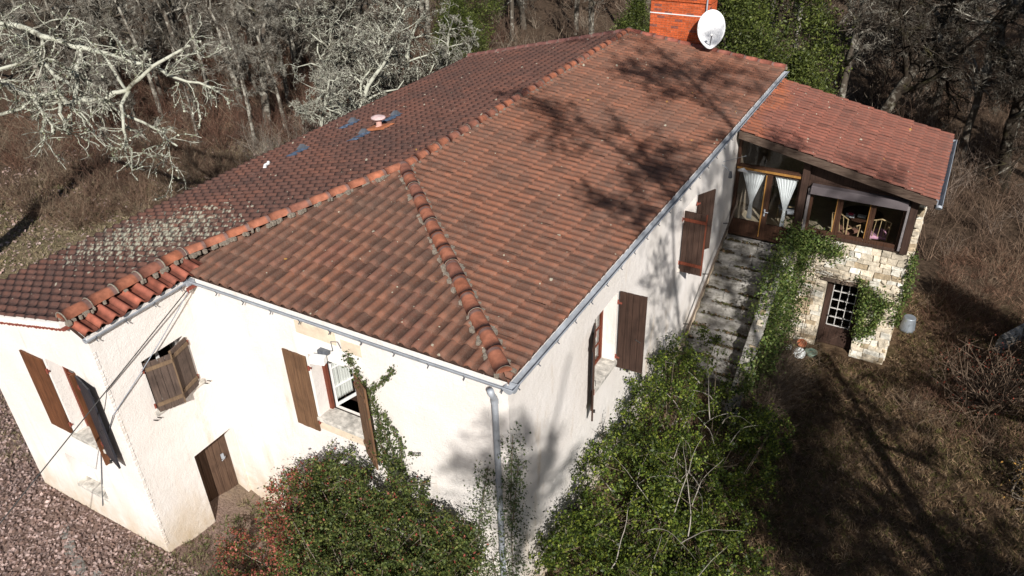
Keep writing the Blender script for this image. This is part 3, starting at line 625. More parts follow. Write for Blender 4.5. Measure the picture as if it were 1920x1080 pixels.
for k_ in range(9): q = c + Vector((.02 * math.sin(k_), -.05 * k_, -.0)) + Vector((.055 * k_ * .6, 0, .0135 * k_ * .6)); b.lathe(q, [(0, .05), (.03, .035), (.045, 0)], 7)
tag(b.build('bird_dropping', 'white_paint'), 'white bird dropping splashed on the dark roof slope', 'dropping')
# floodlight, wall bracket, cables
fl = empty('floodlight', (-3.62, .05, 4.33), 'white boxy floodlight above the open front window', 'floodlight')
b = MB(); b.lbox((-3.62, .0, 4.26), unit(15), (unit(15)[1], -unit(15)[0]), -.13, .13, -.02, .10, -.05, .10); b.build('housing', 'white_paint', fl, bev=.015)
b = MB(); b.box(-3.66, -3.58, .02, .115, 4.33, 4.42); b.box(-3.60, -3.45, .03, .1, 4.37, 4.43); b.tube([(-3.5, .1, 4.4), (-3.38, .09, 4.45), (-3.40, .1, 4.62), (-3.25, .1, 4.66), (-3.2, .1, 4.55)], .008, 5); b.build('sensor', 'zinc_dark', fl)
wl = empty('wall_lamp', (WX, 10.72, 4.1), 'small dark lamp on a thin bracket on the side wall', 'wall lamp')
b = MB(); b.tube([(WX, 10.55, 4.25), (WX + .12, 10.6, 4.16), (WX + .2, 10.66, 4.02)], .009, 5); b.tube([(WX, 10.6, 4.3), (WX + .25, 11.9, 4.02)], .006, 5); b.build('bracket', 'zinc', wl)
b = MB(); b.tube([(WX + .2, 10.66, 4.06), (WX + .2, 10.68, 3.9)], [.028, .05], 10); b.build('lamp_head', 'zinc_dark', wl)
def cable(p, q, sag, n=16): return [tuple(Vector(p).lerp(Vector(q), i / n) - zz * sag * 4 * (i / n) * (1 - i / n)) for i in range(n + 1)]
b = MB(); b.tube(cable((-6.40, -.07, 4.86), (-6.75, -8, .98), .0), .010, 5); tag(b.build('overhead_cable', 'iron'), 'black cable running from the wall bracket down past the wing', 'cable')
b = MB(); b.tube([*cable((-6.38, -.08, 4.84), (-6.5, -1.97, 3.45), .05), (-7.02, EY - .02, 2.75), (-7.5, EY - .02, 2.1), (-7.9, EY - .02, 1.2), (-8.25, EY - .02, .4)], .009, 5); tag(b.build('wall_cable', 'zinc_dark'), 'thinner grey cable bending over the wing corner', 'cable')
b = MB(); b.box(-6.42, -6.36, -.09, .1, 4.84, 4.88); b.tube([(-6.39, -.09, 4.86), (-6.39, -.09, 4.80)], .02, 6); b.build('cable_anchor', 'hinge', house)
# ------------------------------------------------------------------ staircase
st = empty('staircase', (.7, 10, 0), 'mossy stone outside stairs rising along the side wall to the glazed door', 'stairs')
b = MB(); n = 15
for i in range(n):
    y1 = 11.98 - i * .33; y0 = y1 - .40; z1 = 1.68 - i * .195; x = WX + .02
    K = 7
    cuts = [x] + sorted(random.uniform(x + .3, 1.2) for _ in range(random.choice((0, 1, 1)))) + [1.42]
    for k in range(len(cuts) - 1):
        a, c = cuts[k], cuts[k + 1]; m_ = max(2, int((c - a) / .16)); V = []; dz = random.uniform(-.012, .012)
        for q_ in range(m_ + 1):
            u = a + .004 + (c - a - .008) * q_ / m_; w1 = random.uniform(-.025, .025); w2 = random.uniform(-.016, .012) + dz
            V += [(u, y0 + w1, z1 - .5), (u, y0 + w1 - .01, z1 + w2 - .05), (u, y0 + w1 + .03, z1 + w2), (u, (y0 + y1) / 2, z1 + dz + random.uniform(-.014, .008)), (u, y1, z1 + dz), (u, y1, z1 - .5)]
        b.add(V, [(i_ * 6 + j, i_ * 6 + (j + 1) % 6, (i_ + 1) * 6 + (j + 1) % 6, (i_ + 1) * 6 + j)[::-1] for i_ in range(m_) for j in range(6)] + [tuple(range(6)), tuple(range(m_ * 6 + 5, m_ * 6 - 1, -1))])
o = b.build('step', 'step', st, bev=.008)
b = MB(); b.hexa([(WX + .03, 6.6, -1.7), (1.40, 6.6, -1.7), (1.40, 11.97, -1.7), (WX + .03, 11.97, -1.7), (WX + .03, 7.1, -1.45), (1.40, 7.1, -1.45), (1.40, 11.97, 1.45), (WX + .03, 11.97, 1.45)]); b.build('stair_core', 'step', st)
# moss and leaf dirt gathered at the foot of each riser
rg = np.random.default_rng(7); P = []
for i in range(15):
    yy_ = 11.98 - i * .33; zt_ = 1.68 - i * .195; k_ = int(rg.integers(120, 420)); xx = rg.beta(.8, .8, k_) * 1.5 - .12; den = np.sin(xx * 5 + i * 2.1) + np.sin(xx * 11 + i) * .6 + rg.normal(0, .6, k_) > -.1
    xx = xx[den]; P.append(np.c_[xx, yy_ - .335 + np.abs(rg.normal(0, .055, len(xx))) - .0, np.full(len(xx), zt_ + .012)])
STL = np.concatenate(P)
# ------------------------------------------------------------------ stonework
def rubble(b, O, U, N, L, z0, zt, holes=(), hmin=.09, hmax=.2, rough=.02):
    """uneven courses of stones; zt(u) gives the top"""
    z = z0; top = max(zt(u) for u in (0, L / 2, L))
    while z < top:
        h = R.uniform(hmin, hmax); u = -R.uniform(0, .2)
        while u < L:
            w = R.uniform(.12, .42); a = max(u, 0); c = min(u + w, L); zc = z + h / 2; uc = (a + c) / 2
            if c - a > .05 and z + h < zt(uc) + .06:
                parts = [(a, c)]
                for (h0, h1, hz0, hz1) in holes:
                    if hz0 < zc < hz1:
                        np_ = []
                        for (p, q_) in parts:
                            if q_ <= h0 or p >= h1: np_.append((p, q_))
                            else:
                                if p < h0 - .04: np_.append((p, h0))
                                if q_ > h1 + .04: np_.append((h1, q_))
                        parts = np_
                for (p, q_) in parts:
                    g = .007; k = R.uniform(.7, 1.15); t = R.random()
                    c_ = tuple(k * x for x in ((.62, .54, .42) if t < .6 else ((.70, .66, .57) if t < .88 else (.42, .33, .22))))
                    o1 = R.uniform(.0, .035); P = []
                    for zz_ in (z + g, z + h - g):
                        for (uu, nn) in ((p + g, -.12), (q_ - g, -.12), (q_ - g, o1), (p + g, o1)):
                            ju, jn, jz = R.normal(0, rough, 3) * (1 if nn > -.05 else 0); P.append((O[0] + U[0] * (uu + ju * .6) + N[0] * (nn + jn * .6), O[1] + U[1] * (uu + ju * .6) + N[1] * (nn + jn * .6), zz_ + jz * .6))
                    b.hexa(P, c_)
            u += w
        z += h
# ------------------------------------------------------------------ sunroom
FY = 12.0
sr = empty('sunroom', (2.2, 14, -1), 'timber framed glazed sunroom with red tiled roof on a rubble stone cellar', 'sunroom')
PT = lambda u: float(np.interp(u, [0, 1.9, 2.6, 3.4, 4.6], [1.85, 1.58, 1.0, .5, -.5]))
b = MB(); cxd0, cxd1 = 2.60, 3.52
rubble(b, (1.55, FY, 0), (1, 0), (0, -1), 2.82, -1.7, lambda u: 2.16, [(cxd0 - 1.55, cxd1 - 1.55, -1.8, .92)])
rubble(b, (4.37, FY, 0), (0, 1), (1, 0), 4.0, -1.9, lambda u: 3.55 if u > .15 else 2.16)
rubble(b, (1.60, 12.0, 0), (0, -1), (1, 0), 4.6, -1.8, PT, hmax=.17)
rubble(b, (1.78, FY - .0, 0), (0, -1), (1, 0), .9, -1.8, lambda u: 1.9 - .5 * u, hmax=.17)
b.build('rubble_wall', 'stone', sr, bev=.014)
b = MB()
b.box(1.55, cxd0, FY + .02, FY + .3, -1.8, 2.14); b.box(cxd1, 4.34, FY + .02, FY + .3, -1.8, 2.14); b.box(cxd0, cxd1, FY + .02, FY + .3, .92, 2.14)
b.box(4.1, 4.35, FY + .3, 16, -1.9, 3.5); b.box(1.5, 4.1, 15.7, 16, -1.9, 3.9)
for u0, u1 in ((0, 1.9), (1.9, 2.6), (2.6, 3.4), (3.4, 4.6)):
    y0, y1 = 12.0 - u1, 12.0 - u0; b.hexa([(1.42, y0, -1.8), (1.59, y0, -1.8), (1.59, y1, -1.8), (1.42, y1, -1.8), (1.42, y0, PT(u1) - .02), (1.59, y0, PT(u1) - .02), (1.59, y1, PT(u0) - .02), (1.42, y1, PT(u0) - .02)])
b.build('wall_core', 'stone_mortar', sr)
b = MB()  # lintel and coping stones
b.box(cxd0 - .18, cxd1 + .2, FY - .035, FY + .2, .925, 1.03)
b.build('lintel', 'wood_grey', sr, bev=.01)
b = MB(); y = 11.95
while y > 7.6:
    l = random.uniform(.28, .5); z = PT(12 - y); z2 = PT(12 - y + l); b.hexa([(1.36, y - l + .02, z2 - .06), (1.68, y - l + .02, z2 - .06), (1.68, y, z - .06), (1.36, y, z - .06), (1.37, y - l + .02, z2 + .03), (1.67, y - l + .02, z2 + .02), (1.66, y, z + .03), (1.38, y, z + .03)]); y -= l
b.build('coping', 'step', sr, bev=.015)
# cellar door
b = MB(); x0, x1, z0, z1, yy = cxd0 + .02, cxd1 - .02, -1.13, .90, FY + .2
for a, c, e, f in ((x0, x0 + .10, z0, z1), (x1 - .08, x1, z0, z1), (x0 + .1, x1 - .08, z1 - .07, z1)): b.box(a, c, yy - .04, yy + .06, e, f)
b.box(x0 + .10, x1 - .08, yy, yy + .04, z0, z0 + .62); b.box(x0 + .15, x1 - .13, yy - .012, yy, z0 + .1, z0 + .52); b.box(x0 + .1, x0 + .16, yy, yy + .04, z0 + .62, z1 - .07); b.box(x1 - .14, x1 - .08, yy, yy + .04, z0 + .62, z1 - .07)
cd = b.build('cellar_door', 'wood_dark', sr, bev=.004)
b = MB(); A, B_, C_, D_ = x0 + .16, x1 - .14, z0 + .62, z1 - .07
for i in range(4): u = A + (B_ - A) * i / 3; b.box(u - .008, u + .008, yy - .006, yy + .03, C_, D_)
for j in range(6): z = C_ + (D_ - C_) * j / 5; b.box(A + .013, B_ - .013, yy - .003, yy + .027, z - .008, z + .008)
b.build('glazing_bar', simple('grey_white', (.55, .53, .5), .6), cd)
b = MB(); b.box(A, B_, yy + .03, yy + .034, C_, D_); b.build('pane', 'glass', cd)
b = MB(); b.tube([(x0 + .16, yy - .01, -.2), (x0 + .15, yy - .05, -.2), (x0 + .22, yy - .05, -.2)], .01, 5); b.build('door_handle', 'iron', cd)
# timber front
XL, XRr = -.13, 4.22; zE = lambda x: 4.70 - .205 * (x + .05)    # underside of the roof
WF = 'wood_frame'
b = MB()
b.box(1.53, 1.70, FY - .12, FY + .05, 2.1, zE(1.6)); b.box(4.08, 4.24, FY - .12, FY + .05, 2.16, zE(4.16)); b.box(1.58, 1.64, 10.9 + .7, FY, zE(1.6) - .14, zE(1.6)); b.box(4.09, 4.2, 11.6, FY, zE(4.15) - .13, zE(4.15)); b.box(1.70, 4.08, FY - .06, FY + .04, 2.16, 2.24)
post = b.build('post', 'wood_dark', sr, bev=.006)
b = MB(); n = 12
def slab(b, x0, x1, y0, y1, zf, t0, t1):
    b.hexa([(x0, y0, zf(x0) - t1), (x1, y0, zf(x1) - t1), (x1, y1, zf(x1) - t1), (x0, y1, zf(x0) - t1), (x0, y0, zf(x0) - t0), (x1, y0, zf(x1) - t0), (x1, y1, zf(x1) - t0), (x0, y1, zf(x0) - t0)])
slab(b, -.08, 4.58, 11.58, 11.63, zE, -.06, .14); b.build('rake_board', 'wood_beam', sr, bev=.004)
b = MB(); slab(b, -.1, 4.55, 11.63, 16.05, zE, .0, .03); b.build('roof_boarding', 'wood_dark', sr)
b = MB(); slab(b, -.1, 4.1, FY - .05, FY + .05, zE, .031, .15); slab(b, 1.7, 4.08, FY - .02, FY + .02, lambda x: zE(x), .15, .16 + 0); b.box(1.7, 4.08, FY - .03, FY + .03, 3.47, 3.62); b.build('head_beam', 'wood_dark', sr)
b = MB(); b.add([(1.7, FY, 3.62), (4.05, FY, 3.62), (4.05, FY, 3.7), (1.7, FY, zE(1.7) - .15)], [(0, 1, 2, 3)]); gp = b.build('gable_panel', 'wood_dark', sr); sm = gp.modifiers.new('s', 'SOLIDIFY'); sm.thickness = .03
sx = Vector((4.63, 0, -.205 * 4.63)); 
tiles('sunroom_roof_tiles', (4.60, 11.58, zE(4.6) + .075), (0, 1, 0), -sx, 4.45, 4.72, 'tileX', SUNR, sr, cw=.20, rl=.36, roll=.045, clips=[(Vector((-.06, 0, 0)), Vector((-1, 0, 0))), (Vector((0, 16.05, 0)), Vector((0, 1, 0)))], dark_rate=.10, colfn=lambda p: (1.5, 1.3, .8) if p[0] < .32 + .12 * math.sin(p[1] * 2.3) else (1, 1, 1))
gutter('gutter', (4.70, 11.58, 3.72), (4.70, 16.1, 3.72), (1, 0, 0), parent=sr)
b = MB(); b.tube([(4.64, 11.58, 3.70), (4.64, 11.54, 3.66)], .07, 12); b.build('gutter_end', 'zinc', sr)
# glazed double door
dz0, dz1 = 1.72, 3.62
b = MB()
for x0, x1 in ((-.12, -.03), (.66, .82), (1.47, 1.53)): b.box(x0, x1, FY - .03, FY + .04, dz0, dz1)
for x0, x1 in ((-.03, .66), (.82, 1.47)): b.box(x0, x1, FY - .02, FY + .03, dz0, dz0 + .09); b.box(x0, x1, FY - .014, FY + .026, dz0 + .09, dz0 + .40); b.box(x0 + .06, x1 - .06, FY - .026, FY - .014, dz0 + .13, dz0 + .36); b.box(x0, x1, FY - .02, FY + .03, dz0 + .40, dz0 + .47); b.box(x0, x1, FY - .02, FY + .03, dz1 - .05, dz1)
gd = b.build('glazed_door', WF, sr, bev=.003)
b = MB(); b.box(.655, .685, FY - .045, FY - .0305, dz0 + .08, dz1 - .06); b.build('door_edge', 'wood_yellow', gd)
b = MB(); b.box(-.03, .66, FY, FY + .006, dz0 + .47, dz1 - .05); b.box(.82, 1.47, FY, FY + .006, dz0 + .47, dz1 - .05); b.build('pane', 'glass', gd)
b = MB(); b.box(.73, .765, FY - .04, FY - .0305, 2.42, 2.62); b.tube([(.75, FY - .04, 2.56), (.75, FY - .085, 2.56), (.85, FY - .085, 2.56)], .012, 6); b.build('door_handle', 'zinc', gd)
b = MB(); b.box(-.12, 1.53, FY - .07, FY + .05, dz1, dz1 + .13); b.build('transom', WF, sr, bev=.004); b = MB(); b.box(-.1, 1.5, FY - .085, FY - .0705, dz1 + .02, dz1 + .075); b.build('transom_trim', 'wood_yellow', sr)
b = MB(); b.add([(-.1, FY, dz1 + .13), (1.53, FY, dz1 + .13), (1.53, FY, zE(1.53) - .15), (-.1, FY, zE(-.1) - .15)], [(0, 1, 2, 3)]); b.build('fanlight', 'glass', sr)
b = MB(); b.box(-.12, -.05, FY - .05, FY + .04, dz1 + .13, zE(-.1) - .15); b.build('fanlight_frame', WF, sr)
b = MB(); b.tube([(.0, 11.94, 3.60), (1.0, 11.96, 3.63)], .008, 5); b.tube([(-.05, 11.9, 3.6), (.08, 11.88, 3.64), (.2, 11.9, 3.56)], [.03, .06, .02], 8); b.build('curtain_knot', 'curtain', sr, smooth=True)
drape('door_curtain', (-.02, FY + .07), (1, 0), .67, dz0 + .50, dz1 - .03, 'curtain', sr, tie=(.64, .12, .55), amp=.014); drape('door_curtain', (.83, FY + .07), (1, 0), .63, dz0 + .42, dz1 - .03, 'curtain', sr, tie=(.66, .11, .62), amp=.014)
# roller box and three casements
b = MB(); b.hexa([(1.80, FY - .24, 3.36), (4.02, FY - .24, 3.36), (4.02, FY - .04, 3.36), (1.80, FY - .04, 3.36), (1.80, FY - .2, 3.56), (4.02, FY - .2, 3.56), (4.02, FY - .04, 3.58), (1.80, FY - .04, 3.58)])
b.build('roller_shutter_box', simple('grey_violet', (.105, .088, .092), .5, ns=3, amt=.12), sr, bev=.012)
b = MB(); b.box(1.74, 1.80, FY - .14, FY - .06, 2.24, 3.46); b.box(4.02, 4.07, FY - .14, FY - .06, 2.24, 3.46); b.build('roller_guide', simple('guide', (.2, .18, .18), .5), sr)
xsw = [1.80, 2.52, 3.28, 4.02]
for i in range(3):
    a, c = xsw[i], xsw[i + 1]; b = MB(); t = .075
    for u0, u1, z0, z1 in ((a, a + t, 2.24, 3.47), (c - t, c, 2.24, 3.47), (a + t, c - t, 2.24, 2.24 + t + .02), (a + t, c - t, 3.40, 3.47)): b.box(u0 + .003, u1 - .003, FY - .05, FY + .02, z0, z1)
    cs = b.build('casement', WF, sr, bev=.004)
    b = MB(); b.box(a + t, c - t, FY - .02, FY - .014, 2.24 + t, 3.40); b.build('pane', 'glass', cs)
    if i < 2: b = MB(); b.box(c - t + .002, c - t + .018, FY - .06, FY - .0505, 2.36, 3.3); b.build('casement_edge', 'wood_yellow', cs)
b = MB(); b.box(-.1, 4.1, FY + .31, 15.7, 1.58, 1.70); b.build('floor_slab', simple('tan_floor', (.48, .40, .29), .7, ns=5, amt=.15), sr)
b = MB(); b.box(-.13, -.1, FY + .1, 15.9, 1.7, 4.6); b.box(-.1, 4.1, 15.6, 15.69, 1.7, 3.8); b.build('inner_wall', simple('inner_wall', (.30, .24, .18), .9), sr)
# furniture seen through the glass
tb = empty('round_table', (3.0, 13.2, 1.7), 'dark table behind the sunroom windows', 'table')
b = MB(); b.lathe((3.0, 13.2, 2.40), [(0, .03), (.5, .03), (.5, 0), (0, 0)], 28); b.build('table_top', 'wood_frame', tb)
b = MB(); b.tube([(3.0, 13.2, 1.7), (3.0, 13.2, 2.40)], .05, 8); b.tube([(2.7, 13.2, 1.72), (3.3, 13.2, 1.72)], .03, 6); b.tube([(3, 12.9, 1.72), (3, 13.5, 1.72)], .03, 6); b.build('table_leg', 'wood_frame', tb)
def rchair(x, y, rz, lab, cush):
    r_ = empty('cane_chair', (x, y, 1.7), lab, 'chair', 'cane chairs in the sunroom'); d = unit(rz); n = (-d[1], d[0]); P = lambda u, v, z: (x + d[0] * u + n[0] * v, y + d[1] * u + n[1] * v, 1.7 + z)
    mat = simple('cane', (.50, .36, .20), .6)
    b = MB(); b.tube([P(-.22, .2, 0), P(-.24, .22, .45), P(-.30, .24, .95), P(-.36, .0, 1.05), P(-.30, -.24, .95), P(-.24, -.22, .45), P(-.22, -.2, 0)], .017, 6)
    for v in (-.13, 0, .13): b.tube([P(-.22, v, .45), P(-.34, v * .9, 1.0)], .011, 5)
    b.build('backrest', mat, r_)
    b = MB(); b.tube([P(.24, .22, 0), P(.24, .24, .45), P(.2, .27, .66), P(-.26, .24, .66)], .016, 6); b.tube([P(.24, -.22, 0), P(.24, -.24, .45), P(.2, -.27, .66), P(-.26, -.24, .66)], .016, 6); b.build('armrest', mat, r_)
    b = MB(); b.hexa([P(-.24, -.22, .41), P(.26, -.24, .41), P(.26, .24, .41), P(-.24, .22, .41), P(-.24, -.22, .5), P(.26, -.24, .5), P(.26, .24, .5), P(-.24, .22, .5)]); b.build('seat', simple('cushion', cush, .9), r_, bev=.03)
rchair(3.45, 12.75, 100, 'cane chair with pink cushion behind the right casement', (.62, .33, .45)); rchair(2.7, 12.62, 60, 'brown cane chair behind the middle casement', (.2, .10, .07)); rchair(1.15, 13.2, 200, 'cane chair behind the glazed door', (.35, .36, .4))
b = MB(); b.box(2.62, 2.84, 12.85, 13.0, 2.431, 2.47, (.75, .8, .85)); b.box(2.68, 2.8, 12.9, 12.99, 2.471, 2.50, (.6, .08, .15)); b.box(2.9, 3.1, 12.95, 13.1, 2.431, 2.455, (.8, .8, .78)); tag(b.build('magazines', attrmat('paper', .6)), 'blue, pink and white magazines on the sunroom table', 'magazines')
# ------------------------------------------------------------------ small things on the ground
def G(x, y): return float(gz(x, y))
bk = empty('bucket', (4.62, 13.9, G(4.62, 13.9)), 'upturned grey zinc bucket beside the stone wall', 'bucket'); z = G(4.62, 13.9)
b = MB(); b.lathe((4.75, 13.9, z), [(.20, 0), (.205, .02), (.16, .40), (.15, .42), (0, .42)], 22); b.build('body', simple('bucket_zinc', (.28, .31, .34), .5, .5, .5, ns=6), bk, smooth=False)
b = MB(); b.tube([(4.75 + .2 * math.cos(a), 13.9 + .2 * math.sin(a), z + .05 + .03 * math.sin(a)) for a in np.linspace(3.3, 6, 9)], .008, 5); b.build('bucket_handle', 'iron', bk)
def pot(x, y, z, r, h, mat, lab, rz=0, name='flowerpot'):
    b = MB(); b.lathe((0, 0, 0), [(0, 0), (r * .65, 0), (r, h * .8), (r * 1.12, h * .8), (r * 1.12, h), (r * .98, h), (r * .9, h * .75), (0, h * .72)], 18)
    o = b.build(name, mat, None, smooth=False); o.location = (x, y, z); o.rotation_euler = (rz, rz * .5, 0); tag(o, lab, 'flowerpot' if name == 'flowerpot' else name)
MT['terra'] = simple('terracotta', (.50, .17, .08), .85, ns=9, amt=.25); MT['greenpot'] = simple('green_glaze', (.20, .28, .22), .4, ns=6); MT['whitepot'] = simple('white_enamel', (.62, .64, .62), .4, ns=6)
pot(2.62, 11.45, G(2.6, 11.4) + .02, .15, .13, 'greenpot', 'round green bowl on the grass left of the cellar door', 0, 'bowl'); pot(2.33, 11.3, G(2.3, 11.3) + .06, .14, .12, 'whitepot', 'tipped white enamel basin beside the green bowl', .7, 'basin')
pot(2.05, 11.35, G(2, 11.3) + .05, .10, .14, 'whitepot', 'small white pot at the foot of the ivy', -.6); pot(2.3, 11.75, G(2.3, 11.7) + .02, .12, .16, 'terra', 'terracotta pot half hidden by ivy near the cellar door', .3)
# ------------------------------------------------------------------ foliage tools
def leaf_quads(P, size, rng, up=.4, asp=.55):
    n = len(P); a = rng.normal(size=(n, 3)); a[:, 2] += up; nrm = a / np.linalg.norm(a, axis=1, keepdims=True)
    t = rng.normal(size=(n, 3)); t -= nrm * (t * nrm).sum(1, keepdims=True); t /= np.linalg.norm(t, axis=1, keepdims=True); bt = np.cross(nrm, t)
    s = (size * rng.uniform(.45, 1.6, n))[:, None]
    V = np.stack([P - t * s * .5, P + bt * s * asp * .5 + nrm * s * .10, P + t * s * .55, P - bt * s * asp * .5 + nrm * s * .10], 1).reshape(-1, 3)
    F = np.arange(n * 4).reshape(n, 4); return V, F
def leaf_cols(n, cols, rng, w=None):
    c = np.array(cols)[rng.choice(len(cols), n, p=w)] * rng.uniform(.65, 1.3, n)[:, None]; return np.repeat(c, 4, 0)
def seg_tubes(A, B, ra, rb, k=3):
    A = np.asarray(A, float); B = np.asarray(B, float); ra = np.asarray(ra)[:, None]; rb = np.asarray(rb)[:, None]; d = B - A; d /= np.maximum(np.linalg.norm(d, axis=1, keepdims=True), 1e-6)
    h = np.where(np.abs(d[:, 2:3]) < .9, np.array([[0, 0, 1.]]), np.array([[1., 0, 0]])); u = np.cross(d, h); u /= np.linalg.norm(u, axis=1, keepdims=True); v = np.cross(d, u)
    rings = []
    for (P, r_) in ((A, ra), (B, rb)):
        for j in range(k): t = 2 * math.pi * j / k; rings.append(P + (u * math.cos(t) + v * math.sin(t)) * r_)
    V = np.stack(rings, 1).reshape(-1, 3); n = len(A); o = (np.arange(n) * 2 * k)[:, None]
    F = np.concatenate([o + np.array([[j, (j + 1) % k, k + (j + 1) % k, k + j]]) for j in range(k)], 0); return V, F
def grow(rng, p, d, L, r, lvl, out, spec):
    """recursive limb: random walk with side shoots"""
    sp = spec[lvl]; n = sp['n']; st_ = L / n; p = np.array(p, float); d = np.array(d, float); pts = [p]; rr = r
    for i in range(n):
        d = d + rng.normal(0, sp['w'], 3) + np.array([0, 0, sp['g']]); d /= np.linalg.norm(d); q = p + d * st_; r2 = r * (1 - (i + 1) / n * sp.get('tp', .7))
        out.append((p, q, rr, r2, lvl)); 
        if lvl + 1 < len(spec) and (i + 1) / n > sp['s']:
            for _ in range(rng.poisson(sp['k'])):
                ax = rng.normal(size=3); ax -= d * ax.dot(d); ax /= np.linalg.norm(ax); an = math.radians(rng.uniform(*sp['a'])); nd = d * math.cos(an) + ax * math.sin(an)
                grow(rng, p + (q - p) * rng.random(), nd, L * rng.uniform(*sp['l']) * (1.1 - .5 * (i + 1) / n), r2 * rng.uniform(.45, .7), lvl + 1, out, spec)
        p = q; rr = r2
    return pts
def branches(name, segs, mat, parent, lv, k, rmin=.004):
    s = [x for x in segs if x[4] in lv]
    if not s: return None
    V, F = seg_tubes([x[0] for x in s], [x[1] for x in s], [max(x[2], rmin) for x in s], [max(x[3], rmin) for x in s], k); return np_obj(name, V, F, mat, parent)
def lichen(segs, n, rng, parent, size=.05, spread=.03, lv=(1, 2, 3, 4), name='lichen'):
    s = [x for x in segs if x[4] in lv]; L = np.array([np.linalg.norm(x[1] - x[0]) for x in s]); i = rng.choice(len(s), n, p=L / L.sum()); t = rng.random(n)[:, None]
    A = np.array([x[0] for x in s])[i]; B = np.array([x[1] for x in s])[i]; P = A + (B - A) * t + rng.normal(0, spread, (n, 3)); V, F = leaf_quads(P, size, rng, .2, .8)
    return np_obj(name, V, F, 'lichen', parent, leaf_cols(n, [(.44, .46, .36), (.34, .36, .27), (.52, .52, .43), (.20, .21, .13)], rng))
def bare_tree(label, seed, Ht, r, mat, spec, lich=0, lsize=.05, group=None, loc=(0, 0, 0), name='bare_tree', twigr=.005):
    rng = np.random.default_rng(seed); segs = []; grow(rng, (0, 0, -.3), (rng.normal(0, .08), rng.normal(0, .08), 1), Ht, r, 0, segs, spec)
    t = empty(name, (0, 0, 0), label, 'tree', group); branches('trunk', segs, mat, t, (0,), 9); branches('limbs', segs, mat, t, (1, 2), 5)
    if mat == 'bark_pale': branches('fine_branches', segs, mat, t, (3,), 3, twigr)
    branches('twigs', segs, 'bark_grey' if mat == 'bark_pale' else mat, t, (4, 5) if mat == 'bark_pale' else (3, 4, 5), 3, twigr)
    if lich: lichen(segs, lich, rng, t, lsize)
    t.location = loc; return t
SP_OAK = [dict(n=9, w=.10, g=.02, s=.25, k=1.5, a=(35, 75), l=(.35, .6)), dict(n=7, w=.2, g=.02, s=.15, k=1.3, a=(30, 70), l=(.35, .6)), dict(n=6, w=.25, g=0, s=.1, k=1.5, a=(25, 70), l=(.35, .6)), dict(n=5, w=.3, g=0, s=.0, k=1.5, a=(25, 70), l=(.4, .7)), dict(n=3, w=.3, g=0, s=0, k=0, a=(25, 60), l=(.4, .6))]
SP_DENSE = [dict(n=8, w=.15, g=.0, s=.1, k=1.7, a=(30, 80), l=(.4, .7)), dict(n=7, w=.25, g=-.03, s=.1, k=1.35, a=(30, 75), l=(.35, .6)), dict(n=6, w=.3, g=-.06, s=.1, k=1.3, a=(25, 70), l=(.35, .6)), dict(n=5, w=.33, g=-.05, s=0, k=.9, a=(25, 70), l=(.4, .7)), dict(n=3, w=.3, g=0, s=0, k=0, a=(25, 60), l=(.4, .6))]
SP_POLE = [dict(n=10, w=.06, g=.02, s=.35, k=1.5, a=(30, 65), l=(.15, .32), tp=.6), dict(n=6, w=.2, g=.04, s=.1, k=1.6, a=(25, 60), l=(.35, .6)), dict(n=5, w=.25, g=.02, s=.1, k=1.6, a=(25, 60), l=(.35, .6)), dict(n=4, w=.25, g=0, s=0, k=.7, a=(25, 60), l=(.4, .6)), dict(n=2, w=.25, g=0, s=0, k=0, a=(25, 60), l=(.4, .6))]
SP_TALL = [dict(n=14, w=.10, g=.06, s=.3, k=2.4, a=(30, 60), l=(.13, .22), tp=.75), dict(n=6, w=.2, g=.04, s=.1, k=1.4, a=(25, 60), l=(.35, .6)), dict(n=5, w=.25, g=.02, s=.1, k=1.8, a=(25, 60), l=(.35, .6)), dict(n=4, w=.25, g=0, s=0, k=.9, a=(25, 60), l=(.4, .6)), dict(n=2, w=.25, g=0, s=0, k=0, a=(25, 60), l=(.4, .6))]
